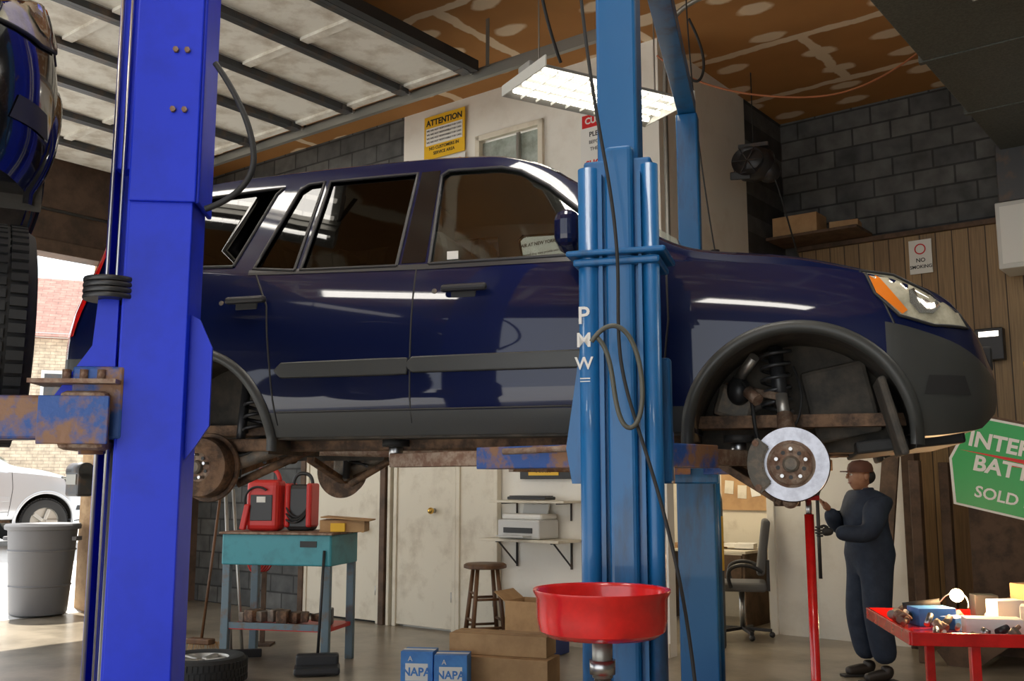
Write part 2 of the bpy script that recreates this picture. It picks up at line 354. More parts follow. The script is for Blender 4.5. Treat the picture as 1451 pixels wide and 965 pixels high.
# ---------------------------------------------------------------- conduit, hanging things
g=E('electrical_conduit')
tube('pipe',g,[(1.33,8.2,3.0),(1.33,8.2,3.4),(1.33,8.2,4.5),(1.33,8.2,5.1),(1.36,8.1,5.5),(1.5,7.9,5.6),(2.4,7.3,5.62)],.022,m_galv)
g=E('hanging_pull_cord'); 
tube('cord',g,[(1.42,7.6,5.69),(1.43,7.6,4.5),(1.56,7.6,3.6),(1.6,7.6,3.3)],.006,m_blk)
cyl('plug',g,(1.6,7.6,3.32),(1.6,7.6,3.22),.035,m_plast); ball('hook_ball',g,(1.6,7.6,3.22),(.03,.03,.04),m_plast)
g=RE('hanging_fan_heater',.36,1.3,4.72,15)
ball('case',g,(0,0,0),(.22,.16,.19),m_plast,2); box('back_case',g,(.02,.06,.02),(.32,.2,.28),m_plast,(0,.2,0),.04)
lathe('guard',g,[(.03,-.02),(.09,-.03),(.14,-.02),(.16,0)],m_plast,(-.04,-.15,0),(rad(80),0,0))
for k in range(6): cyl('guard_wire',g,(-.04,-.17,0),(-.04+.15*math.cos(k*1.05),-.16,.15*math.sin(k*1.05)),.006,m_strut)
ball('motor',g,(.14,.05,-.08),(.12,.12,.12),m_plast,2); box('louver',g,(-.12,-.12,-.14),(.2,.06,.08),m_plast,(.3,0,.2),.01)
box('bracket',g,(0,0,.2),(.3,.04,.04),m_strut); tube('chain',g,[(0,0,.2),(0,0,H-4.72)],.006,m_blk,False)
tube('cord',g,[(.18,0,-.1),(.3,.1,-.5),(.35,.3,-1.0),(.45,.9,-1.3)],.009,m_blk)
g=E('ceiling_cable')
tube('cable_a',g,[(.15,6.4,5.68),(.12,6.4,5.2),(.2,6.5,4.8),(.35,6.75,4.5)],.012,m_blk)
tube('cable_b',g,[(1.3,8.4,5.3),(1.6,8.4,5.0),(2.5,8.4,4.86),(3.2,8.4,4.96),(3.8,8.2,5.4),(4,8.1,5.68)],.009,m_orange)
tube('cable_c',g,[(1.5,7.9,5.4),(1.62,7.85,5.1),(1.6,7.8,4.8),(1.5,7.75,4.75),(1.42,7.8,4.9)],.012,m_blk)

# ---------------------------------------------------------------- wall signs
def sign(name,x,y,z,w,h,base,lines,border=None,yaw=0):
    g=RE(name,x,y,z,yaw); box('board',g,(0,0,0),(w,.012,h),base,bev=.002)
    for (s,dz,size,mt,bold) in lines: text('lettering',g,s,(0,-.0075,dz),size,mt,bold=bold)
    return g
g=sign('attention_sign',-2.68,-.03,5.34,.6,.5,m_yel,[('NO CUSTOMERS IN',-.13,.05,m_txt,.001),('SERVICE AREA',-.19,.05,m_txt,.001)])
text('header',g,'ATTENTION',(0,-.0075,.17),.095,m_txt,bold=.003)
box('white_field',g,(0,-.007,.01),(.54,.004,.2),m_paper)
for k in range(4): text('small_print',g,'WE ARE NOT RESPONSIBLE FOR CARS',(0,-.011,.08-k*.045),.03,m_txt)
g=sign('customer_sign',-.55,-.03,4.82,.62,.62,m_paper,[('PLEASE WAIT',.08,.07,m_txt,.001),('BEFORE ENTERING',.0,.05,m_txt,0),('THE WORK AREA',-.07,.05,m_txt,0),('SHOP RULES',-.22,.09,m_tred,.003)])
box('red_band',g,(0,-.007,.22),(.58,.004,.13),m_tred); text('header',g,'CUSTOMERS',(0,-.011,.22),.09,m_paper,bold=.003)
g=sign('customer_sign',-2.68,-.03,4.77,.62,.6,m_paper,[('CUSTOMERS',.22,.09,m_tred,.003),('ATTENTION PARTS AND LABOR',.05,.035,m_txt,0),('ARE SUBJECT TO CHANGE',-.03,.04,m_txt,0)])
g=sign('labor_rate_notice',-1.35,-.03,3.7,.95,.9,m_paper,[('EACH MOTOR VEHICLE',.3,.06,m_txt,.001),('REPAIR AT NEW YORK STATE',.2,.05,m_txt,.001)]+[('registered shop must provide estimate',.1-k*.06,.035,m_txt,0) for k in range(7)])
g=sign('parts_notice',-2.35,-.03,3.65,.7,.7,m_paper,[('PARTS',.25,.1,m_tred,.002)]+[('customer must sign before work',.1-k*.07,.035,m_txt,0) for k in range(5)])
g=sign('no_smoking_sign',1.53,2.77,3.86,.23,.36,m_paper,[('NO',-.04,.06,m_txt,.001),('SMOKING',-.11,.05,m_txt,.001)])
lathe('prohibition_ring',g,[(.045,0),(.057,0),(.057,.004),(.045,.004)],m_tred,(0,-.008,.08),(rad(90),0,0),closed=True)
sign('caution_sign',2.66,2.77,2.5,.46,.36,m_yel,[('CAUTION',.08,.09,m_txt,.002),('YOU MUST',-.08,.07,m_txt,.001)])
g=RE('wall_fuse_box',2.15,2.74,2.87); box('case',g,(0,0,0),(.26,.12,.32),m_plast,bev=.01); box('label',g,(0,-.062,.1),(.18,.004,.05),m_tube)  # label is no lamp, its glow comes from the emissive tube material
g=RE('wall_cabinet',2.62,2.5,3.85); box('case',g,(0,0,0),(.5,.45,.65),m_fix,bev=.01); box('panel',g,(0,-.23,0),(.42,.01,.56),m_paper); box('upper_case',g,(0.03,0,.62),(.5,.4,.58),m_strut,bev=.01); box('wall_mount',g,(0,.24,0),(.3,.02,.4),m_strut)
g=RE('battery_sign',2.76,.55,1.58); g.rotation_euler=(0,rad(14),rad(YAW+12)); g.scale=(.82,1,.82)
poly=[(-.62,.0),(-.5,.45),(.62,.45),(.72,0),(.62,-.42),(-.5,-.42)]
prism('board',g,poly,0,.02,m_paper,'y'); prism('green_field',g,[(a*.96,b*.95) for a,b in poly],-.004,.0,m_green,'y')
text('lettering_top',g,'INTERSTATE',(.07,-.007,.22),.2,m_paper,bold=.006); text('lettering_mid',g,'BATTERIES',(.07,-.007,-.0),.2,m_paper,bold=.006)
text('lettering_low',g,'SOLD HERE',(.04,-.007,-.26),.15,m_paper,bold=.003)
prism('red_bolt',g,[(-.55,.1),(.1,.13),(.0,.07),(.55,.1),(-.1,.04),(.02,.09)],-.006,-.004,m_tred,'y')
box('hanging_bar',g,(0,.03,.46),(1.3,.03,.03),m_dwood)
beam('hanger',g,(.3,.03,.46),(.2,.7,.6),.03,.03,m_dwood)

# ---------------------------------------------------------------- car builder
def herm(tab):
    xs=[a for a,_ in tab]; ys=[b for _,b in tab]; n=len(xs)
    d=[(ys[i+1]-ys[i])/(xs[i+1]-xs[i]) for i in range(n-1)]
    m=[d[0]]+[0 if d[i-1]*d[i]<=0 else 2*d[i-1]*d[i]/(d[i-1]+d[i]) for i in range(1,n-1)]+[d[-1]]
    def f(x):
        if x<=xs[0]: return ys[0]
        if x>=xs[-1]: return ys[-1]
        i=max(k for k in range(n-1) if xs[k]<=x); h=xs[i+1]-xs[i]; t=(x-xs[i])/h
        return (2*t**3-3*t*t+1)*ys[i]+(t**3-2*t*t+t)*h*m[i]+(-2*t**3+3*t*t)*ys[i+1]+(t**3-t*t)*h*m[i+1]
    return f
XF=2.04; XR=-2.08
zt=herm([(XR,1.05),(-2.05,1.25),(-1.94,1.52),(-1.8,1.615),(-1.2,1.68),(-.4,1.69),(0,1.675),(.2,1.63),(.92,1.15),(1.3,1.09),(1.62,1.01),(1.86,.92),(1.98,.81),(XF,.68)])
wf=herm([(XR,.76),(-1.96,.85),(-1.3,.89),(1.3,.89),(1.62,.88),(1.82,.82),(1.95,.71),(XF,.52)])
zbf=herm([(XR,.5),(-1.85,.43),(-.9,.37),(.9,.37),(1.7,.34),(1.95,.37),(XF,.44)])
bef=herm([(XR,1.02),(-1.5,1.12),(-.2,1.085),(.6,1.06),(.9,1.04),(1.3,1.0),(1.62,.94),(1.86,.83),(1.98,.72),(XF,.62)])
yrf=herm([(XR,.62),(-1.85,.61),(.2,.6),(.92,.72),(1.3,.73),(1.62,.7),(1.86,.62),(XF,.4)])
def side(x,z):
    zb,be,t,w,yr=zbf(x),bef(x),zt(x),wf(x),yrf(x)
    if z<=be:
        f=(z-zb)/(be-zb); return w-.045*max(0,1-max(f,0)/.3)**2-.06*max(0,(f-.5)/.5)**2
    ze=max(be+.005,t-.07); g=min(1,(z-be)/(ze-be)); yb=w-.06; return yb+(yr-yb)*g
Fr=[0,.07,.14,.22,.3,.4,.5,.6,.7,.8,.9,.96,1.0]; Gr=[.04,.25,.5,.75,1.0]
def bake(o):
    dg=bpy.context.evaluated_depsgraph_get(); ev=o.evaluated_get(dg)
    me=D.meshes.new_from_object(ev); o.modifiers.clear(); o.data=me
def patch(name,parent,poly,off,mat,sgn=-1,cuts=3):
    bm=bmesh.new(); bm.faces.new([bm.verts.new((x,0,z)) for x,z in poly]); bmesh.ops.triangulate(bm,faces=bm.faces)
    for _ in range(cuts): bmesh.ops.subdivide_edges(bm,edges=bm.edges[:],cuts=1,use_grid_fill=True)
    for v in bm.verts: v.co.y=sgn*(side(v.co.x,v.co.z)+off)
    bmesh.ops.recalc_face_normals(bm,faces=bm.faces)
    if bm.faces[:][0].normal.y*sgn<0: bmesh.ops.reverse_faces(bm,faces=bm.faces)
    return fin(name,bm,parent,mat,smooth=True)
def strip(name,parent,pts,off,r,mat,sgn=-1):
    P=[]
    for i in range(len(pts)-1):
        a,b=pts[i],pts[i+1]
        for k in range(6):
            t=k/6; x=a[0]+(b[0]-a[0])*t; z=a[1]+(b[1]-a[1])*t; P.append((x,sgn*(side(x,z)+off),z))
    x,z=pts[-1]; P.append((x,sgn*(side(x,z)+off),z))
    return tube(name,parent,P,r,mat,False)
WIN=[[(-.18,1.1),(-.2,1.55),(-.17,1.575),(.08,1.57),(.17,1.545),(.3,1.46),(.5,1.28),(.64,1.1)],
     [(-.33,1.1),(-.32,1.575),(-.76,1.575),(-.79,1.11)],
     [(-.82,1.11),(-.79,1.575),(-.87,1.57),(-.91,1.54),(-1.03,1.13)],
     [(-1.14,1.15),(-1.03,1.53),(-1.0,1.565),(-1.6,1.54),(-1.66,1.51),(-1.78,1.18)]]
def build_car(name,loc,yaw,paint,wheels=True,droop=0,clad=None,mirror=True):
    clad=clad or m_grey
    R=E(name,loc,yaw); NX=110; xs=[XR+(XF-XR)*i/NX for i in range(NX+1)]
    V=[];F=[];mi=[];rows=[]
    for x in xs:
        zb,be,t,w,yr=zbf(x),bef(x),zt(x),wf(x),yrf(x); ze=max(be+.005,t-.07)
        half=[(side(x,zb+f*(be-zb)),zb+f*(be-zb)) for f in Fr]+[(side(x,be+g_*(ze-be)),be+g_*(ze-be)) for g_ in Gr]
        d=t-ze
        half+=[(yr-.02,ze+d*.45),(yr-.07,ze+d*.75),(yr-.16,ze+d*.95),(yr*.5,t+.006)]
        ring=[(-a,b) for a,b in half]+[(0,t+.012)]+[(a,b) for a,b in half[::-1]]
        rows.append(ring)
    k=len(rows[0])
    for x,ring in zip(xs,rows): V+=[(x,a,b) for a,b in ring]
    for i in range(NX):
        xm=(xs[i]+xs[i+1])/2
        for j in range(k):
            j2=(j+1)%k; F.append((i*k+j,i*k+j2,(i+1)*k+j2,(i+1)*k+j))
            q=min(j,k-2-j) if j<k-1 else 0
            fq=Fr[q+1] if q<len(Fr)-1 else 9
            mi.append(2 if (j==k-1 or fq<=.141 or (xm>1.64 and fq<=.71) or (xm<-1.75 and fq<=.51)) else 0)
    F.append(tuple(range(k))); mi.append(2); F.append(tuple(range(NX*k,(NX+1)*k))[::-1]); mi.append(2)
    o=mesh('body_shell',R,V,F,None)
    for m_ in(paint,m_int,clad): o.data.materials.append(m_)
    for p,q in zip(o.data.polygons,mi): p.material_index=q
    b_=bmesh.new(); b_.from_mesh(o.data); bmesh.ops.recalc_face_normals(b_,faces=b_.faces)
    for f in b_.faces: f.smooth=True
    b_.to_mesh(o.data); b_.free()
    so=o.modifiers.new('s','SOLIDIFY'); so.thickness=.022; so.offset=-1; so.material_offset=1
    cut=[]
    for wp in WIN: cut.append(prism('c',R,wp,-1.3,1.3,None,'y'))
    for cx in(-1.31,1.31):
        for s in(-1,1):
            cut.append(cyl('c',R,(cx,s*.36,.34),(cx,s*1.3,.34),.40,None,n=64))
    a=Vector((.32,1.54)); b2=Vector((.82,1.21)); n=Vector((.55,.83))*.12
    cut.append(prism('c',R,[tuple(a-n),tuple(b2-n),tuple(b2+n),tuple(a+n)],-.56,.56,None,'y'))
    for c_ in cut:
        md=o.modifiers.new('b','BOOLEAN'); md.operation='DIFFERENCE'; md.object=c_; md.solver='EXACT'
    bpy.context.view_layer.update(); bake(o)
    for c_ in cut: D.objects.remove(c_,do_unlink=True)
    md=o.modifiers.new('es','EDGE_SPLIT'); md.split_angle=rad(32)
    for s in(-1,1):
        for i,wp in enumerate(WIN):
            cx=sum(p[0] for p in wp)/len(wp); cz=sum(p[1] for p in wp)/len(wp)
            patch('side_glass',R,[(cx+(p[0]-cx)*1.03,cz+(p[1]-cz)*1.03) for p in wp],-.012,m_glassf if i==0 else m_glassd,s,2)
        for wp in WIN: strip('window_seal',R,wp+[wp[0]],.001,.008,m_plast,s)
        patch('pillar_blackout',R,[(-.31,1.11),(-.30,1.58),(-.21,1.58),(-.2,1.11)],.002,m_gblk,s,2)
        patch('belt_moulding',R,[(-1.05,1.10),(-1.05,1.125),(-.2,1.10),(.66,1.095),(.66,1.07),(-.2,1.075)],.003,m_plast,s,3)
        for sm in([(-.235,1.09),(-.235,.42)],[(.83,1.04),(.84,.8),(.8,.42)],[(-1.02,1.12),(-.93,.95),(-.9,.72),(-.86,.42)],[(-.86,.475),(-.25,.475),(.8,.475)],[(1.58,.97),(1.66,.75)]):
            strip('panel_seam',R,sm,-.001,.0045,m_txt,s)
        for (x0,x1,z) in((-.83,-.25,.655),(-.22,.79,.66)):
            P=[(x0,z-.027),(x0-.03,z),(x0,z+.027),(x1,z+.03),(x1,z-.03)]
            patch('side_moulding',R,P,.014,clad,s,3)
            strip('moulding_edge',R,P+[P[0]],.005,.008,clad,s)
        for hx in(-1.02,.0):
            yy=s*(side(hx,.97)+.03)
            box('door_handle',R,(hx,yy,.975),(.2,.03,.032),m_plast,bev=.012)
            box('handle_recess',R,(hx-.01,s*(side(hx,.97)+.002),.965),(.11,.012,.06),m_txt,bev=.005)
            cyl('lock',R,(hx-.14,s*(side(hx,.97)-.01),.972),(hx-.14,s*(side(hx,.97)+.004),.972),.011,m_cast,n=12)
        if mirror:
            box('door_mirror',R,(.47,s*.99,1.15),(.1,.2,.15),paint,(0,0,s*rad(-8)),.045,4); box('mirror_stalk',R,(.5,s*.88,1.10),(.08,.14,.05),m_plast,bev=.01)
        HL=[(1.56,.985),(1.68,.965),(1.8,.9),(1.89,.82),(1.93,.745),(1.8,.745),(1.68,.78),(1.6,.87)]
        patch('headlamp',R,HL,.008,m_lens,s,3)
        patch('indicator_lens',R,[(1.575,.965),(1.62,.93),(1.71,.80),(1.69,.785),(1.605,.87)],.012,m_amber,s,2)
        strip('headlamp_rim',R,HL+[HL[0]],.006,.006,m_txt,s)
        patch('headlamp_bowl',R,[(1.72,.83),(1.72,.88),(1.76,.9),(1.81,.87),(1.83,.82),(1.8,.79),(1.75,.79)],.014,m_chrome,s,1)
        patch('fog_lamp_recess',R,[(1.75,.49),(1.77,.56),(1.9,.56),(1.92,.49)],.004,m_txt,s,2)
        patch('tail_lamp',R,[(-2.07,1.04),(-2.0,1.34),(-1.93,1.46),(-1.93,1.1),(-1.97,.86),(-2.06,.86)],.008,m_tail,s,2)
        for cx in(-1.31,1.31):
            v=[];f=[]; N=48; a0,a1=rad(-4),rad(184)
            for i in range(N+1):
                a=a0+(a1-a0)*i/N
                for (r,o_) in((.39,-.03),(.396,.012),(.415,.016),(.434,.010),(.438,-.004)):
                    x=cx+r*math.cos(a); z=.34+r*math.sin(a); v.append((x,s*(side(x,max(z,zbf(x)))+o_),z))
            for i in range(N):
                for q in range(4): f.append((i*5+q,i*5+q+1,(i+1)*5+q+1,(i+1)*5+q))
            mesh('fender_flare',R,v,f,clad,True)
            v=[];f=[]
            for i in range(N+1):
                a=rad(-6)+rad(192)*i/N
                for yy in(s*.85,s*.38): v.append((cx+.405*math.cos(a),yy,.34+.405*math.sin(a)))
            for i in range(N): f.append((i*2,i*2+1,i*2+3,i*2+2))
            f.append(tuple(i*2+1 for i in range(N+1)))
            mesh('wheel_well_liner',R,v,f,m_liner)
    mesh('windscreen',R,[(.29,-.58,1.565),(.29,.58,1.565),(.85,.58,1.19),(.85,-.58,1.19)],[(0,1,2,3)],m_glassf)
    box('grille',R,(XF-.01,0,.66),(.05,.84,.1),m_txt,bev=.01); box('lower_grille',R,(XF-.01,0,.5),(.05,.8,.08),m_txt,bev=.01)
    box('rear_glass',R,(XR+.08,0,1.33),(.02,1.05,.34),m_glassd,(0,rad(16),0),.01)
    lathe('spare_wheel_cover',R,[(0,.2),(.27,.2),(.32,.16),(.34,.08),(.33,0),(0,0)],m_blk,(XR,0,.88),(0,rad(-90),0))
    box('floor_pan',R,(0,0,.42),(3.6,1.1,.05),m_rust2); box('engine_block',R,(1.25,0,.62),(.7,.68,.4),m_cast,bev=.05)
    box('under_tray',R,(1.72,0,.33),(.4,1.1,.05),m_blk,(0,rad(-6),0),.01)
    box('rocker',R,(0,0,.385),(1.75,1.66,.05),m_liner)
    for y in(-.62,.62): box('frame_rail',R,(-.2,y,.345),(2.2,.08,.06),m_rust2,bev=.01)
    for sx,sy in((-.02,-.36),(-.02,.36),(-.85,-.36),(-.85,.36)):
        box('seat_cushion',R,(sx+.1,sy,.72),(.5,.5,.16),m_seat,bev=.05)
        box('seat_back',R,(sx-.2,sy,1.02),(.15,.48,.6),m_seat,(0,rad(-14),0),.05)
        box('headrest',R,(sx-.3,sy,1.4),(.1,.24,.17),m_seat,(0,rad(-8),0),.04)
    box('dashboard',R,(.72,0,.98),(.35,1.4,.22),m_int,bev=.06)
    lathe('steering_wheel',R,[(.175+.014*math.cos(t*.785),.014*math.sin(t*.785)) for t in range(8)],m_plast,(.42,.36,1.05),(0,rad(-62),0),closed=True)
    tube('exhaust',R,[(-2.0,.3,.34),(-1.3,.3,.36),(-.9,-.1,.33),(-.3,-.3,.32),(.9,-.2,.33)],.03,m_rust); cyl('muffler',R,(-1.9,.35,.38),(-1.45,.35,.38),.1,m_rust2)
    if wheels:
        for cx in(-1.31,1.31):
            for s in(-1,1): wheel('wheel',R,(cx,s*.76,.33-droop),(rad(90) if s<0 else rad(-90),0,0))
    return R
def wheel(name,parent,loc,rot):
    R=E(name,loc,rot=rot); R.parent=parent
    lathe('tire',R,[(.2,-.09),(.26,-.108),(.31,-.1),(.33,-.07),(.335,0),(.33,.07),(.31,.1),(.26,.108),(.2,.09)],m_blk,n=56)
    for k in range(56):
        a=2*math.pi*k/56
        for h in(-.055,0,.055):
            box('tread',R,(.334*math.cos(a+h*1.2),.334*math.sin(a+h*1.2),h),(.012,.026,.044),m_blk,(0,0,a))
    lathe('rim',R,[(.205,.09),(.2,.08),(.19,.04),(.185,-.08),(.2,-.09)],m_alu)
    lathe('hub_disc',R,[(0,.06),(.05,.06),(.06,.04),(.19,.05)],m_alu)
    for k in range(5):
        a=2*math.pi*k/5; beam('spoke',R,(.03*math.cos(a),.03*math.sin(a),.065),(.19*math.cos(a),.19*math.sin(a),.075),.05,.03,m_alu,.01)
    return R
CAR=build_car('blue_suv',(.054,4.87,1.33),-16.6,m_paint,False)
def corner(cx,s,front):
    hz=.244; y0=s*.74; ax=(rad(90*(1 if s<0 else -1)),0,0)
    def Y(v): return s*v
    if front:
        lathe('brake_rotor',CAR,[(.078,.012),(.14,.012),(.141,.002),(.135,0),(.135,-.006),(.141,-.008),(.141,-.014),(.078,-.014)],m_rotor,(cx,y0,hz),ax,64,closed=True)
        lathe('rotor_wear_ring',CAR,[(.078,.0125),(.09,.0128)],m_rust,(cx,y0,hz),ax,64)
        lathe('rotor_hat',CAR,[(.0,.042),(.07,.042),(.078,.036),(.079,.01)],m_rust,(cx,y0,hz),ax,48)
    else:
        lathe('brake_drum',CAR,[(0,.03),(.085,.03),(.1,.02),(.13,.015),(.138,.0),(.138,-.05),(.0,-.055)],m_rust2,(cx,y0,hz),ax,48)
        lathe('drum_face',CAR,[(0,.034),(.06,.034),(.065,.03)],m_rust,(cx,y0,hz),ax,48)
        lathe('backing_plate',CAR,[(0,-.055),(.155,-.055),(.158,-.065),(0,-.07)],m_rust2,(cx,y0,hz),ax,48)
    lathe('hub',CAR,[(0,.062),(.022,.062),(.03,.055),(.032,.04)],m_cast,(cx,y0,hz),ax,24)
    for k in range(5):
        a=2*math.pi*k/5+.3; px=cx+.056*math.cos(a); pz=hz+.056*math.sin(a)
        cyl('wheel_stud',CAR,(px,Y(.775),pz),(px,Y(.81),pz),.007,m_steel,n=10)
        b=a+.6; px=cx+.05*math.cos(b); pz=hz+.05*math.sin(b); cyl('hat_hole',CAR,(px,Y(.78),pz),(px,Y(.784),pz),.008,m_txt,n=10)
    if front:
        P=[]
        for a in range(140,226,12): P.append((cx+.162*math.cos(rad(a)),hz+.162*math.sin(rad(a))))
        for a in range(224,139,-12): P.append((cx+.1*math.cos(rad(a)),hz+.1*math.sin(rad(a))))
        y1,y2=sorted((Y(.67),Y(.79))); prism('caliper',CAR,P,y1,y2,m_cast,'y',.006)
        for a in(148,216): cyl('caliper_bolt',CAR,(cx+.15*math.cos(rad(a)),Y(.64),hz+.15*math.sin(rad(a))),(cx+.15*math.cos(rad(a)),Y(.8),hz+.15*math.sin(rad(a))),.013,m_rust,n=10)
        lathe('dust_shield',CAR,[(.05,-.03),(.13,-.035),(.145,-.02)],m_rust2,(cx,y0,hz),ax,40)
        cyl('knuckle',CAR,(cx,Y(.70),hz),(cx-.02,Y(.62),hz+.2),.045,m_rust,.03)
        cyl('knuckle_top',CAR,(cx-.02,Y(.62),hz+.18),(cx-.03,Y(.6),hz+.28),.024,m_alu)
        cyl('strut_tube',CAR,(cx-.03,Y(.58),hz+.24),(cx-.05,Y(.52),.72),.03,m_plast)
        tube('coil_spring',CAR,[(cx-.05+.06*math.cos(t*.7),Y(.53)+.06*math.sin(t*.7),.46+t*.0055) for t in range(46)],.008,m_strut)
        beam('control_arm',CAR,(cx-.02,Y(.68),.1),(cx-.06,Y(.35),.27),.1,.04,m_rust2); beam('control_arm_rear',CAR,(cx-.02,Y(.68),.1),(cx-.35,Y(.36),.3),.07,.035,m_rust2)
        beam('upper_link',CAR,(cx-.03,Y(.6),hz+.27),(cx-.25,Y(.42),.58),.04,.03,m_rust)
        ball('ball_joint',CAR,(cx-.01,Y(.68),.11),(.035,.035,.035),m_rust)
        cyl('tie_rod',CAR,(cx-.13,Y(.62),hz+.04),(cx-.16,Y(.3),hz+.1),.012,m_rust)
        cyl('drive_axle',CAR,(cx,Y(.66),hz),(cx-.02,Y(.3),hz+.12),.018,m_rust); lathe('cv_boot',CAR,[(.05,0),(.04,.03),(.045,.04),(.032,.07),(.036,.08),(.02,.11)],m_blk,(cx,Y(.6),hz+.02),ax)
        ball('power_steering_pot',CAR,(cx-.2,Y(.5),.55),(.05,.05,.06),m_plast); cyl('bracket_bolt',CAR,(cx-.2,Y(.5),.6),(cx-.13,Y(.58),.68),.022,m_alu)
        cyl('bushing',CAR,(cx-.16,Y(.58),.54),(cx-.12,Y(.62),.50),.025,m_rust)
        box('engine_mount',CAR,(cx-.22,Y(.43),.5),(.16,.1,.14),m_cast,(0,.3,0),.02); cyl('heater_pipe',CAR,(cx-.3,Y(.42),.42),(cx-.05,Y(.42),.52),.015,m_alu)
        box('inner_fender_flap',CAR,(cx+.2,Y(.45),.5),(.26,.04,.3),m_liner,(0,-.2,0),.02)
        tube('brake_hose',CAR,[(cx-.1,Y(.6),hz+.05),(cx-.17,Y(.66),hz+.15),(cx-.1,Y(.6),hz+.3),(cx-.22,Y(.5),hz+.36)],.008,m_blk)
        tube('abs_wire',CAR,[(cx-.02,Y(.6),hz+.1),(cx+.09,Y(.6),hz+.22),(cx+.02,Y(.5),hz+.4)],.005,m_blk)
        box('subframe',CAR,(cx-.1,Y(.3),.33),(.7,.12,.07),m_rust2,bev=.01)
        box('splash_panel',CAR,(cx+.37,Y(.66),.42),(.03,.3,.3),m_liner,(0,rad(-14),0),.01)
    else:
        cyl('damper',CAR,(cx+.08,Y(.58),.2),(cx+.1,Y(.54),.7),.022,m_plast)
        tube('coil_spring',CAR,[(cx+.16+.055*math.cos(t*.7),Y(.56)+.055*math.sin(t*.7),.27+t*.0065) for t in range(46)],.009,m_plast)
        cyl('trailing_arm',CAR,(cx,Y(.66),hz-.02),(cx+.42,Y(.6),.36),.032,m_cast); beam('lateral_link',CAR,(cx+.02,Y(.66),hz-.06),(cx+.05,Y(.2),.3),.05,.03,m_rust2)
        cyl('lower_link',CAR,(cx+.1,Y(.6),.17),(cx+.5,Y(.5),.36),.02,m_rust2); box('knuckle',CAR,(cx+.03,Y(.64),hz+.03),(.1,.08,.18),m_cast,bev=.015)
        tube('brake_hose',CAR,[(cx+.05,Y(.64),hz+.08),(cx+.14,Y(.7),hz+.02),(cx+.25,Y(.62),hz+.1)],.006,m_blk)
for s in(-1,1): corner(1.275,s,True); corner(-1.31,s,False)
box('inspection_sticker',CAR,(-.08,-side(-.08,1.14)-.002,1.135),(.05,.004,.035),m_paper)

build_car('black_car',(-2.905,3.73,1.95),-60,m_black,True,.33,m_black,False)
build_car('silver_car',(W(-11.2,-1.6,.62)),-38+80,m_silver,True,0,m_silver)

# ---------------------------------------------------------------- two post lift
g=E('two_post_lift',(.39,3.42,0),-16.6)
def column(cx,cy,s,h):
    box('column_core',g,(cx,cy,h/2),(.145,.13,h),m_blue1,bev=.012)
    box('base_plate',g,(cx,cy,.012),(.5,.4,.024),m_blue1,bev=.004)
    zc=2.62
    box('sleeve_core',g,(cx,cy+s*.0,zc/2+.02),(.24,.16,zc-.02),m_blue1,bev=.01)
    for xx,r in((-.105,.036),(.112,.03)): cyl('sleeve_lobe',g,(cx+xx,cy-s*.07,.03),(cx+xx,cy-s*.07,zc-.02),r,m_blue1)
    box('sleeve_rib',g,(cx+.01,cy-s*.085,zc/2+.05),(.10,.05,zc+.0),m_blue1,bev=.018,seg=3)
    box('sleeve_rib_edge_l',g,(cx-.055,cy-s*.09,zc/2),(.012,.04,zc-.1),m_blue1); box('sleeve_rib_edge_r',g,(cx+.08,cy-s*.09,zc/2),(.012,.04,zc-.1),m_blue1)
    box('collar',g,(cx,cy-s*.01,2.285),(.345,.27,.02),m_blue1,bev=.008); box('collar_lower',g,(cx,cy-s*.01,2.255),(.3,.24,.025),m_blue1,bev=.008)
    box('carriage',g,(cx,cy+s*.1,1.72),(.3,.06,.44),m_blue1,bev=.01)
    prism('carriage_gusset',g,[(-.17+cx,1.5),(-.19+cx,1.62),(-.14+cx,1.95),(-.12+cx,1.95),(-.12+cx,1.5)],cy-.08,cy+.08,m_blue1,'y')
column(0,0,1,4.1); column(-.1,3.18,-1,4.0)
beam('overhead_beam',g,(0,0,4.05),(-.1,3.18,4.05),.12,.1,m_blue1)
text('side_lettering',g,'P',(-.118,-.109,2.07),.085,m_paper,bold=.001); text('side_lettering',g,'M',(-.118,-.109,1.985),.07,m_paper,bold=.001); text('side_lettering',g,'W',(-.118,-.109,1.905),.06,m_paper,bold=.001)
box('lettering_rule',g,(-.115,-.1075,1.855),(.035,.002,.004),m_paper); box('lettering_rule',g,(-.115,-.1075,1.845),(.035,.002,.003),m_paper)
for (a,b) in(((-.05,.14),(-1.12,.62)),((.1,.14),(.34,.64))):
    A=Vector((*a,1.6)); B=Vector((*b,1.6)); mid=A.lerp(B,.55)
    beam('arm_outer',g,A,mid,.11,.085,m_rblue); beam('arm_inner',g,A.lerp(B,.5),B,.08,.06,m_rust)
    cyl('arm_pivot',g,(A.x,A.y,1.5),(A.x,A.y,1.68),.05,m_rblue); cyl('pad_screw',g,(B.x,B.y,1.6),(B.x,B.y,1.68),.03,m_steel); cyl('pad',g,(B.x,B.y,1.66),(B.x,B.y,1.69),.06,m_blk)
cyl('arm_lock_rod',g,(-.05,.06,1.63),(-.5,.2,1.62),.012,m_rust)
for (a,b) in(((-.15,3.04),(-1.1,2.3)),((0,3.04),(.7,2.3))):
    A=Vector((*a,1.6)); B=Vector((*b,1.6)); mid=A.lerp(B,.55)
    beam('arm_outer',g,A,mid,.11,.085,m_rblue); beam('arm_inner',g,A.lerp(B,.5),B,.08,.06,m_rust); cyl('pad',g,(B.x,B.y,1.64),(B.x,B.y,1.695),.06,m_blk)
g=E('air_hose')
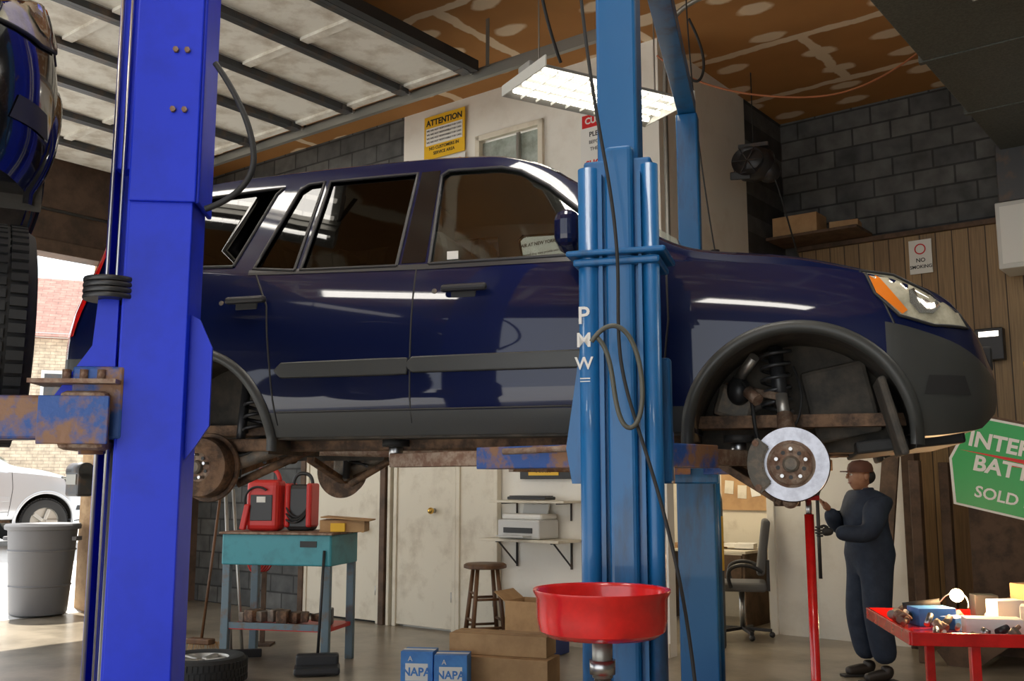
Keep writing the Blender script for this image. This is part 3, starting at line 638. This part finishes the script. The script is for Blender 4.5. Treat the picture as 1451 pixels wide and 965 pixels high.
tube('hanging_cable',g,[(.19,3.2,4.6),(.2,3.2,3.6),(.25,3.18,2.9),(.33,3.2,2.5),(.36,3.22,2.2),(.34,3.22,1.9),(.42,3.22,1.65),(.52,3.2,1.3),(.58,3.2,.9),(.6,3.2,.4)],.006,m_blk)
tube('hose_loop',g,[(.26,3.2,1.96),(.3,3.18,2.02),(.38,3.18,2.02),(.43,3.2,1.85),(.42,3.2,1.7),(.37,3.2,1.66),(.33,3.2,1.75),(.32,3.2,1.95),(.27,3.2,1.98)],.008,m_olive)

# ---------------------------------------------------------------- bright blue lift (left)
g=E('blue_lift_post',(-1.045,2.8,0),6); g.scale=(.92,.92,1)
box('base_plate',g,(.0,.0,.012),(.6,.45,.024),m_blue2)
box('front_plate',g,(.045,-.09,2.2),(.19,.012,4.4),m_blue2,bev=.003)
box('right_flange',g,(.135,.0,2.2),(.012,.18,4.4),m_blue2,bev=.003)
box('left_return',g,(-.05,-.04,2.2),(.012,.11,4.4),m_blue2,bev=.003)
box('back_plate',g,(-.0,.09,2.2),(.27,.012,4.4),m_blue2,bev=.003)
box('left_flange',g,(-.135,.05,2.2),(.012,.09,4.4),m_blue2,bev=.003)
box('sleeve_front',g,(.05,-.104,3.39),(.2,.014,2.2),m_blue2,bev=.004); box('sleeve_right',g,(.152,-.0,3.39),(.014,.2,2.2),m_blue2,bev=.004)
box('carriage_slide',g,(-.085,-.0,3.25),(.06,.08,1.7),m_blue2,bev=.004)
for xx in(-.115,-.085): cyl('lift_rope',g,(xx,-.055,.03),(xx,-.055,4.3),.006,m_steel,n=10)
cyl('rope_guide',g,(-.07,-.03,.03),(-.07,-.03,1.6),.012,m_galv)
for (xx,zz) in((.07,2.74),(.105,2.74),(.07,2.56),(.105,2.56)): 
    cyl('bolt',g,(xx,-.108,zz),(xx,-.122,zz),.009,m_rust,n=6)
box('carriage_box',g,(-.11,.0,1.72),(.15,.2,.2),m_rblue,bev=.008)
prism('carriage_wing_left',g,[(-.07,1.62),(-.3,1.62),(-.27,1.7),(-.14,1.88),(-.13,2.02),(-.07,2.02)],-.075,-.06,m_blue2,'y')
prism('carriage_wing_right',g,[(.13,1.55),(.17,1.6),(.21,1.66),(.21,1.88),(.17,1.96),(.13,1.98)],-.06,-.045,m_blue2,'y')
box('shelf_plate',g,(-.17,-.08,1.775),(.25,.14,.012),m_rust)
for xx in(-.2,-.15,-.1): cyl('carriage_bolt',g,(xx,-.1,1.78),(xx,-.1,1.81),.013,m_rust,n=6)
for k in range(4): lathe('rubber_pad',g,[(.03,0),(.078,0),(.08,.004),(.08,.009),(.078,.013),(.03,.013)],m_plast,(-.1,-.06,2.01+k*.016),closed=True)
box('swing_arm',g,(-.42,-.04,1.68),(.58,.1,.12),m_rblue,bev=.008); box('arm_knuckle',g,(-.14,-.06,1.67),(.14,.16,.16),m_rust,bev=.02); box('knuckle_plate',g,(-.16,-.145,1.67),(.2,.01,.13),m_rblue,bev=.003); cyl('arm_pin',g,(-.13,-.06,1.58),(-.13,-.06,1.8),.035,m_rblue)
cyl('arm_pad',g,(-.62,-.04,1.74),(-.62,-.04,1.9),.05,m_blk)
g=E('hydraulic_hose'); tube('hose',g,[(-.87,2.75,2.72),(-.84,2.75,2.68),(-.78,2.75,2.58),(-.74,2.75,2.45),(-.75,2.75,2.36),(-.82,2.75,2.3),(-.88,2.75,2.28)],.009,m_blk)

# ---------------------------------------------------------------- red drain pan
g=E('oil_drain_pan',(.265,3.0,.04))
lathe('bowl',g,[(0,1.015),(.1,1.015),(.165,1.02),(.185,1.035),(.192,1.07),(.194,1.13),(.203,1.145),(.203,1.152),(.193,1.15),(.188,1.14),(.184,1.07),(.16,1.035),(.04,1.03),(0,1.028)],m_red,n=64)
cyl('neck',g,(0,0,.9),(0,0,1.02),.03,m_galv); cyl('collar_ring',g,(0,0,.91),(0,0,.95),.038,m_steel); cyl('stem',g,(0,0,.3),(0,0,.92),.024,m_steel); cyl('tank',g,(0,0,.0),(0,0,.5),.15,m_red); cyl('tank_base',g,(0,0,-.04),(0,0,.03),.16,m_strut)

g=E('red_support_stand',(1.185,4.0,0))
cyl('pole',g,(0,0,.05),(0,0,1.38),.0185,m_red); cyl('screw',g,(0,0,1.36),(0,0,1.44),.012,m_steel); box('saddle',g,(0,0,1.445),(.07,.07,.02),m_red,bev=.004)
for k in range(3):
    a=k*2.09; beam('foot',g,(0,0,.09),(.3*math.cos(a),.3*math.sin(a),.015),.04,.03,m_red)

# ---------------------------------------------------------------- parts washer
g=E('parts_washer_bench',(-1.92,8.75,0),-14)
box('tub_front',g,(0,-.27,.95),(1.0,.03,.26),m_teal,bev=.012); box('tub_back',g,(0,.27,.95),(1.0,.03,.26),m_teal,bev=.012)
for s in(-1,1): box('tub_side',g,(s*.49,0,.95),(.03,.56,.26),m_teal,bev=.012)
box('tub_bottom',g,(0,0,.85),(.98,.54,.02),m_teal); box('lid',g,(0,0,1.085),(1.04,.62,.02),m_rust,bev=.005)
for sx in(-1,1):
    for sy in(-1,1): box('leg',g,(sx*.46,sy*.25,.43),(.07,.05,.86),m_tleg,bev=.006)
box('shelf',g,(0,0,.3),(.95,.5,.03),m_redp); box('shelf_lip',g,(0,-.25,.32),(.95,.02,.05),m_tleg)
for k in range(9): box('shelf_clutter',g,(-.38+k*.095,random.uniform(-.12,.1),.36+random.uniform(0,.03)),(random.uniform(.06,.12),.14,random.uniform(.05,.14)),random.choice([m_plast,m_rust2,m_cast]),(0,0,random.uniform(-.5,.5)),.01)
box('label',g,(.3,-.288,1.0),(.15,.004,.05),m_txt)
g=E('jump_starter',(-2.05,8.75,1.095),-10)
box('case',g,(-.1,0,.22),(.3,.22,.44),m_redp,bev=.05,seg=3); box('face',g,(-.1,-.112,.2),(.2,.01,.22),m_plast,bev=.004); box('gauge',g,(-.1,-.12,.27),(.08,.006,.05),m_paper)
tube('handle',g,[(-.22,0,.38),(-.22,0,.52),(-.1,0,.55),(.02,0,.52),(.02,0,.38)],.02,m_redp)
box('clamp_a',g,(-.24,-.12,.12),(.05,.05,.22),m_redp,(0,.2,0),.01); tube('clamp_cable',g,[(-.24,-.12,.2),(-.28,-.13,.35),(-.15,-.13,.42),(-.05,-.13,.35)],.01,m_blk)
g=E('battery_charger_pack',(-1.84,8.8,1.095),-10)
box('case',g,(-.0,0,.2),(.24,.2,.40),m_plast,bev=.04); box('side_l',g,(-.1,-.02,.22),(.05,.21,.38),m_redp,bev=.02); box('side_r',g,(.1,-.02,.22),(.05,.21,.38),m_redp,bev=.02)
tube('handle',g,[(-.09,0,.37),(-.09,0,.48),(0,0,.51),(.09,0,.48),(.09,0,.37)],.016,m_plast)
for k in range(3): tube('jumper_cable',g,[(-.1,-.12,.1+k*.05),(.0,-.14,.02),(.1,-.13,.12+k*.03),(.11,-.05,.3)],.009,m_blk)
g=E('cardboard_carton',(-1.44,8.66,1.095),0); box('carton',g,(0,0,.05),(.38,.3,.1),m_card,bev=.003); box('flap',g,(.03,0,.11),(.42,.36,.01),m_card,(0,rad(4),0)); box('yellow_box',g,(-.03,-.17,.04),(.12,.05,.07),m_yel)
g=E('push_broom',(-2.78,9.2,0)); cyl('handle',g,(-.02,0,.1),(.02,.3,1.5),.013,m_wood); box('head',g,(-.02,-.02,.1),(.1,.25,.05),m_wood,(0,0,1.2),.01)
v=[];f=[]
for k in range(60):
    a=random.uniform(-.13,.13); b=random.uniform(-.03,.03); n=len(v); v+=[(a,b,.09),(a+.008,b,.09),(a*1.25+.004,b*1.4,.0)]; f.append((n,n+1,n+2))
mesh('bristles',g,v,f,m_card)
g=E('floor_squeegee',(-2.45,8.9,0)); cyl('handle',g,(0,0,.06),(-.2,.35,1.45),.016,m_alu); cyl('handle_b',g,(.1,0,.06),(-.13,.35,1.45),.014,m_alu); box('blade',g,(.02,-.02,.04),(.5,.04,.07),m_plast,(0,0,.2),.008)
g=E('dust_pan',(-1.55,8.15,0),10); box('pan',g,(0,0,.04),(.36,.26,.06),m_plast,bev=.02); box('pan_hood',g,(0,.08,.1),(.34,.1,.1),m_plast,bev=.02); cyl('handle',g,(0,.1,.12),(.03,.2,.95),.012,m_plast)
g=E('coiled_extension_cord',(-2.35,9.4,0))
for k in range(5): tube('coil',g,[(.09*math.cos(t*.63)+.02*k-.05,.03*k,.95+.28*math.sin(t*.63)) for t in range(10)],.009,m_redp,True,True)
box('hook_post',g,(0,.2,.6),(.04,.04,1.2),m_dwood); box('post_base',g,(0,.2,.01),(.2,.2,.02),m_dwood)
g=E('spare_wheel',(-2.35,7.75,.112)); w_=wheel('wheel_assembly',g,(0,0,0),(0,0,0))

g=E('wooden_stool',(-.25,9.4,0),15)
lathe('seat',g,[(0,.72),(.17,.72),(.2,.73),(.2,.755),(.18,.768),(0,.76)],m_wood)
for k in range(4):
    a=k*math.pi/2+.78; cyl('leg',g,(.23*math.cos(a),.23*math.sin(a),0),(.13*math.cos(a),.13*math.sin(a),.73),.022,m_wood,.019)
for k in range(4):
    a=k*math.pi/2+.78; b=a+math.pi/2
    for z in(.2+.06*(k%2),.45+.05*(k%2)):
        r=.23-.1*z/.73; cyl('rung',g,(r*math.cos(a),r*math.sin(a),z),(r*math.cos(b),r*math.sin(b),z),.012,m_wood)
g=RE('wall_shelf',-1.38,-.2,0)
box('lower_board',g,(0,0,.97),(.95,.4,.025),m_cream,bev=.004); box('upper_board',g,(.02,.05,1.33),(.9,.3,.022),m_cream,bev=.004)
for xx in(-.3,.35):
    tube('bracket',g,[(xx,.19,.7),(xx,.19,.955),(xx,-.14,.955)],.012,m_strut,False); tube('brace',g,[(xx,.19,.72),(xx,-.1,.95)],.009,m_strut,False); tube('bracket_up',g,[(xx,.19,1.15),(xx,.19,1.315),(xx,-.05,1.315)],.01,m_strut,False)
g=RE('printer',-1.4,-.2,.985)
box('body',g,(0,0,.09),(.5,.32,.18),m_plgrey,bev=.02); box('top_cover',g,(0,.02,.205),(.48,.26,.05),m_paper,bev=.02); box('slot',g,(0,-.162,.08),(.34,.01,.05),m_plast); box('tray',g,(0,-.22,.03),(.32,.14,.012),m_plgrey); box('rear_feed',g,(0,.13,.26),(.3,.02,.12),m_plgrey,(rad(-15),0,0))
g=RE('keyboard',-1.4,-.15,1.345); box('base',g,(0,0,.018),(.46,.17,.03),m_plast,bev=.008)
for r in range(4): box('key_row',g,(0,-.055+r*.036,.037),(.43,.027,.01),m_strut,bev=.003)
g=RE('framed_license_plate',-1.3,-.04,1.63); box('frame',g,(0,0,0),(.62,.03,.17),m_txt,bev=.005); box('plate',g,(-.02,-.018,0),(.36,.006,.1),m_yel); text('number',g,'NYIR',(-.02,-.024,0),.08,m_txt)
g=RE('wall_telephone_wire',-.9,-.02,0); tube('wire',g,[(0,0,1.6),(.05,-.01,1.3),(-.03,-.01,1.0),(.04,-.01,.6),(0,-.01,.2)],.006,m_blk)
def carton(name,x,y,z,s,yaw,mat,lab=None):
    g=E(name,(x,y,z),yaw); box('body',g,(0,0,s[2]/2),s,mat,bev=.004); box('tape',g,(0,0,s[2]+.0005),(s[0]*1.0,.05,.001),m_paper if lab else m_twood)
    if lab:
        box('label',g,(0,-s[1]/2-.001,s[2]*.5),(s[0]*.7,.002,s[2]*.42),m_paper); text('lettering',g,lab,(0,-s[1]/2-.003,s[2]*.5),s[2]*.28,m_bluebox,bold=.002)
        text('star',g,'A',(-s[0]*.2,-s[1]/2-.003,s[2]*.82),s[2]*.18,m_paper); box('stripe',g,(0,-s[1]/2-.0012,s[2]*.2),(s[0]*.9,.002,s[2]*.06),m_paper)
carton('blue_parts_carton',-.68,7.55,0,(.24,.2,.29),-8,m_bluebox,'NAPA'); carton('blue_parts_carton',-.43,7.45,0,(.24,.2,.28),-6,m_bluebox,'NAPA'); 
carton('long_cardboard_box',-.07,7.62,0,(.8,.3,.24),-20,m_card); carton('long_cardboard_box',-.07,7.68,.242,(.76,.26,.15),-18,m_card)
g=E('open_cardboard_box',(.2,9.1,0),-30); 
for s in(-1,1): box('side',g,(s*.2,0,.32),(.01,.34,.3),m_card); box('flap',g,(s*.26,0,.5),(.14,.34,.008),m_card,(0,rad(s*-35),0))
for s in(-1,1): box('end',g,(0,s*.17,.32),(.4,.01,.3),m_card)
box('bottom',g,(0,0,.175),(.4,.34,.01),m_card); box('crate',g,(0,0,.09),(.5,.4,.17),M('blue_crate',(.01,.03,.16),.5),bev=.01)

g=RE('office_chair',-.02,1.5,0,25)
for k in range(5):
    a=k*1.2566; beam('base_leg',g,(0,0,.09),(.28*math.cos(a),.28*math.sin(a),.07),.04,.03,m_plast); ball('caster',g,(.28*math.cos(a),.28*math.sin(a),.03),(.03,.03,.03),m_plast,2)
cyl('column',g,(0,0,.08),(0,0,.45),.028,m_steel); box('seat',g,(0,0,.5),(.48,.46,.09),m_seat,bev=.035,seg=3); box('back',g,(.22,0,.88),(.08,.44,.55),m_seat,(0,rad(8),0),.035,3); box('spine',g,(.26,0,.6),(.03,.08,.3),m_plast)
for s in(-1,1): tube('armrest',g,[(-.1,s*.25,.5),(-.14,s*.28,.62),(-.12,s*.28,.72),(.1,s*.28,.73),(.2,s*.25,.65)],.02,m_plast)
g=RE('office_desk',-.75,2.3,0); box('top',g,(0,0,.78),(1.1,.6,.03),m_cream,bev=.005)
for sx in(-1,1): box('side_panel',g,(sx*.52,0,.385),(.03,.58,.76),m_dwood)
box('drawer',g,(.3,-.28,.6),(.4,.03,.3),m_dwood,bev=.005)
for k in range(6): box('papers',g,(-.4+k*.16,random.uniform(-.15,.15),.81+random.uniform(0,.03)),(.2,.26,.03+.02*(k%2)),random.choice([m_paper,m_card,m_cream]),(0,0,random.uniform(-.4,.4)))
g=RE('notice_board',-.35,2.82,1.6); box('cork',g,(0,0,0),(1.0,.02,.8),m_card)
for k in range(12): box('note',g,(-.4+.16*(k%6),-.015,.2-.35*(k//6)+random.uniform(-.06,.06)),(.11,.004,.15),random.choice([m_paper,m_paper,m_yel,m_cream]),(0,random.uniform(-.15,.15),0))
g=RE('gas_cylinder',.05,.75,0); lathe('tank',g,[(0,0),(.1,0),(.105,.02),(.105,1.35),(.08,1.45),(.03,1.5),(.03,1.56),(0,1.56)],m_plast); lathe('label_band',g,[(.107,.7),(.107,1.2)],m_yel)
l=D.lights.new('alcove_fill_light','POINT'); l.energy=45; l.color=(1,.88,.68); l.shadow_soft_size=.15  # added point light without a fitting, brightens the office alcove
o=D.objects.new('alcove_fill_light',l); SC.collection.objects.link(o); o.location=W(-.5,1.6,2.3)

g=RE('ledge_shelf',.55,2.5,4.17); box('board',g,(0,0,0),(1.0,.5,.03),m_dwood)
carton('cardboard_box_on_ledge',*W(.36,2.45,0)[:2],4.186,(.5,.3,.22),-38,m_card)
carton('cardboard_box_on_ledge',*W(.85,2.5,0)[:2],4.186,(.3,.2,.1),-30,m_card)

# ---------------------------------------------------------------- red work table
g=E('red_work_table',(2.68,5.15,0),-8)
box('top',g,(0,0,.76),(1.5,.95,.02),m_red)
for s in(-1,1): box('lip_x',g,(0,s*.475,.78),(1.5,.02,.06),m_red,bev=.004); box('lip_y',g,(s*.75,0,.78),(.02,.95,.06),m_red,bev=.004)
for sx in(-.45,.45):
    for sy in(-.4,.4): box('leg',g,(sx,sy,.38),(.045,.045,.76),m_red,bev=.004)
box('brace',g,(0,-.4,.5),(.9,.03,.05),m_red); box('lower_shelf',g,(0,0,.25),(.95,.8,.02),m_red)
z0=.77
def T(name,c,s,mat,yaw=0,b=.004): 
    q=E(name,(0,0,0)); q.parent=g; q.location=(c[0],c[1],z0); q.rotation_euler=(0,0,yaw); box(name+'_body',q,(0,0,s[2]/2),s,mat,bev=b); return q
T('blue_box',(-.5,.12,0),(.2,.14,.09),m_bluebox,.2); T('white_box',(-.3,-.2,0),(.26,.13,.08),m_paper,-.1); T('white_box_small',(-.12,.15,0),(.16,.1,.13),m_paper,.3)
T('black_box',(-.18,.3,0),(.12,.1,.14),m_plast,0); T('flat_box',(-.12,-.05,0),(.3,.2,.04),m_card,.1); T('brake_pad_box',(.05,.32,0),(.14,.1,.2),m_card,.5); T('blue_box_small',(-.42,-.02,0),(.12,.1,.06),m_bluebox,.6); T('stacked_box',(-.02,-.02,.0),(.16,.12,.12),m_paper,-.4)
for k in range(60):
    x=random.uniform(-.7,.3); y=random.uniform(-.42,.42); cyl('loose_part',g,(x,y,z0+.02),(x+random.uniform(-.06,.06),y+random.uniform(-.06,.06),z0+random.uniform(.02,.07)),random.uniform(.008,.024),random.choice([m_steel,m_rust,m_alu,m_plast,m_cast]),n=12)
for k in range(12): ball('crumpled_bag',g,(-.1+k*.035,-.28+.04*(k%3),z0+.035),(.045,.035,.035),m_alu if k%2 else m_paper,1)
tube('caliper_spring',g,[(-.66+.03*math.cos(t),-.0+.005*t,z0+.04+.03*math.sin(t)) for t in range(30)],.006,m_rust)
q=E('trouble_light',(0,0,0)); q.parent=g; cyl('lamp_handle',q,(-.6,.3,.84),(-.42,.25,.87),.02,m_blk); ball('bulb',q,(-.34,.22,.91),(.035,.035,.035),m_bulb); tube('guard',q,[(-.42,.25,.87),(-.36,.25,.96),(-.27,.2,.93),(-.3,.17,.85)],.004,m_steel)
l=D.lights.new('trouble_light_bulb','POINT'); l.energy=22; l.color=(1,.62,.3); l.shadow_soft_size=.04
o=D.objects.new('trouble_light_bulb',l); SC.collection.objects.link(o); o.parent=g; o.location=(-.34,.14,.99)

# ---------------------------------------------------------------- mechanic
g=E('mechanic',(2.82,7.95,0),8)
J=[(0,0,.93),(0,0,1.08),(-.01,0,1.25),(-.02,0,1.37),(-.03,0,1.44),
   (-.01,-.18,1.375),(-.12,-.26,1.11),(-.37,-.17,1.13),
   (-.01,.18,1.375),(-.12,.27,1.12),(-.27,.10,1.29),
   (0,-.10,.86),(-.02,-.11,.48),(.03,-.12,.12),
   (0,.10,.86),(-.06,.12,.48),(.02,.14,.12)]
Eg=[(0,1),(1,2),(2,3),(3,4),(3,5),(5,6),(6,7),(3,8),(8,9),(9,10),(0,11),(11,12),(12,13),(0,14),(14,15),(15,16)]
Rr=[(.195,.195),(.185,.19),(.19,.205),(.14,.155),.065,.115,.085,.06,.115,.085,.06,(.14,.13),.11,.1,(.14,.13),.11,.1]
skin('coverall',g,J,Eg,Rr,m_cov)
bm=bmesh.new(); bmesh.ops.create_uvsphere(bm,u_segments=32,v_segments=24,radius=1)
for v_ in bm.verts:
    x,y,z=v_.co; jaw=max(0,-z)
    v_.co=Vector((x*.098*(1-.18*jaw)-.02*jaw, y*.077*(1-.3*jaw), z*.118))
fin('head',bm,g,m_skin,(-.05,0,1.555),(0,rad(-4),0),True)
skin('neck',g,[(-.02,0,1.40),(-.035,0,1.5)],[(0,1)],[.058,.055],m_skin)
skin('nose',g,[(-.14,0,1.585),(-.163,0,1.55),(-.15,0,1.543)],[(0,1),(1,2)],[.009,.014,.012],m_skin)
m_lips=M('lips',(.25,.09,.07),.5)
for s in(-1,1):
    ball('ear',g,(-.035,s*.078,1.555),(.02,.01,.032),m_skin,2); ball('eye',g,(-.135,s*.03,1.572),(.012,.013,.009),m_paper,2); ball('iris',g,(-.145,s*.03,1.572),(.005,.006,.006),m_txt,1)
    ball('eyebrow',g,(-.139,s*.032,1.592),(.008,.02,.004),m_txt,1)
ball('mouth',g,(-.138,0,1.508),(.012,.025,.006),m_lips,2)
lathe('cap_crown',g,[(.098,0),(.1,.03),(.09,.065),(.06,.09),(0,.1)],m_cap,(-.045,0,1.59),n=32); prism('cap_brim',g,[(-.13,-.07),(-.19,-.055),(-.215,0),(-.19,.055),(-.13,.07)],1.592,1.6,m_cap)
ball('hair_back',g,(.01,0,1.56),(.065,.07,.065),m_txt,3)
skin('collar',g,[(-.06,-.05,1.45),(.03,-.05,1.455),(.035,.05,1.455),(-.06,.05,1.45)],[(0,1),(1,2),(2,3)],[.018]*4,m_cov)
for s,(ax,ay) in((-1,(.03,-.12)),(1,(.02,.14))):
    skin('boot',g,[(ax,ay,.13),(ax+.01,ay,.06),(ax-.1,ay+s*.01,.045),(ax-.19,ay+s*.015,.035)],[(0,1),(1,2),(2,3)],[.06,.056,.048,.038],m_boot); box('sole',g,(ax-.075,ay+s*.01,.009),(.3,.09,.018),m_blk,bev=.006)
def hand(w,f,pn,up,mat):
    w,f,pn,up=map(Vector,(w,f,pn,up))
    skin('palm',g,[tuple(w-f*.02),tuple(w+f*.03),tuple(w+f*.075)],[(0,1),(1,2)],[.026,(.02,.036),(.016,.038)],mat,1)
    for i,(o_,L_) in enumerate(((.033,.9),(.011,1.0),(-.011,.95),(-.032,.78))):
        b=w+f*.06+up*o_
        skin('finger',g,[tuple(b),tuple(b+f*.04*L_+pn*.006),tuple(b+f*.052*L_+pn*.038*L_),tuple(b+f*.02+pn*.058*L_)],[(0,1),(1,2),(2,3)],[.0095,.009,.0085,.007],mat,1)
    t=w+f*.02+up*.026
    skin('thumb',g,[tuple(t),tuple(t+up*.02+f*.025+pn*.018),tuple(t+up*.012+f*.045+pn*.038),tuple(t+f*.062+pn*.042+up*.004)],[(0,1),(1,2),(2,3)],[.013,.011,.010,.008],mat,1)
hand((-.39,-.165,1.135),(-1,.15,.0),(0.1,1,0),(0,0,1),m_blk)
hand((-.285,.085,1.305),(-.75,-.35,.5),(-.3,-.9,-.3),(-.5,.1,.85),m_skin)
cyl('pry_bar',g,(-.475,-.125,.78),(-.475,-.125,1.4),.014,m_plast); cyl('pry_tip',g,(-.475,-.125,1.4),(-.41,-.02,1.44),.013,m_plast)

# ---------------------------------------------------------------- outdoors
mesh('driveway_ground',None,[(-7,-30,0),(-7,14,0),(-10.6,14,.6),(-10.6,-30,.6),(-60,-30,1.0),(-60,14,1.0),(-60,50,1.0),(-10.6,50,.6),(-7,50,0)],[(0,3,2,1),(3,4,5,2),(2,5,6,7),(1,2,7,8)],m_out,loc=W(0,0,-.01),rot=(0,0,rad(YAW)))
mesh('street_ground',None,[(-60,-60,0),(60,-60,0),(60,-11.5,0),(-7,-11.5,0),(-7,-30,0)],[(0,1,2,3,4)],m_out,loc=W(0,0,-.02),rot=(0,0,rad(YAW)))
g=E('trash_can',(-5.48,11.75,0.02)); lathe('body',g,[(0,0),(.3,0),(.31,.02),(.375,.95),(.41,.96),(.415,1.0),(.4,1.02),(.37,1.0),(.35,.9),(.3,.05),(0,.04)],m_bin)
for k in range(2): lathe('rib',g,[(.32+.03*k,.3+.4*k),(.345+.03*k,.32+.4*k),(.325+.03*k,.34+.4*k)],m_bin)
for s in(-1,1): box('handle',g,(s*.4,0,.85),(.06,.16,.05),m_bin,bev=.01)
g=E('mailbox',(-5.17,11.93,1.5),-38); box('body',g,(0,0,.0),(.3,.2,.3),m_strut,bev=.03); cyl('top',g,(-.15,0,.15),(.15,0,.15),.1,m_strut); box('flap',g,(0,-.105,.05),(.22,.01,.12),m_galv); box('bracket',g,(0,.1,-.05),(.1,.08,.1),m_strut)
g=E('house',(-13.5,27,1.0),22)
box('facade',g,(0,0,2.1),(9,6,4.2),m_house)
prism('gable_roof',g,[(-3.5,4.1),(0,6.2),(3.5,4.1)],-4.9,4.9,m_roof,'x')
for xx in(-3.2,-1,1.2,3.4):
    box('window_frame',g,(xx,-3.03,2.5),(1.0,.08,1.6),m_fix); box('window_glass',g,(xx,-3.08,2.5),(.84,.02,1.42),m_strut); box('muntin',g,(xx,-3.1,2.5),(.84,.03,.05),m_fix); box('muntin_v',g,(xx,-3.1,2.5),(.05,.03,1.42),m_fix)
box('gutter',g,(0,-3.3,4.15),(9.6,.12,.12),m_fix)

# ---------------------------------------------------------------- light + world
w=D.worlds.new('world'); SC.world=w; w.use_nodes=True; nt=w.node_tree; bg=nt.nodes['Background']; bg.inputs[0].default_value=(.9,.95,1,1); bg.inputs[1].default_value=2.2
s=D.lights.new('sun','SUN'); s.energy=10; s.angle=.01; s.color=(1,.94,.84); o=D.objects.new('sun',s); SC.collection.objects.link(o)
d=(e1*.62-e2*.15).normalized()*.55+Vector((0,0,-1)); o.rotation_euler=d.to_track_quat('-Z','Y').to_euler(); o.location=(-8,8,12)

c=D.cameras.new('camera'); c.sensor_width=36; c.lens=36*1400/1451; c.clip_start=.05
o=D.objects.new('camera',c); SC.collection.objects.link(o); o.location=(0,0,1.5); o.rotation_euler=(rad(90+8.25),0,0); SC.camera=o
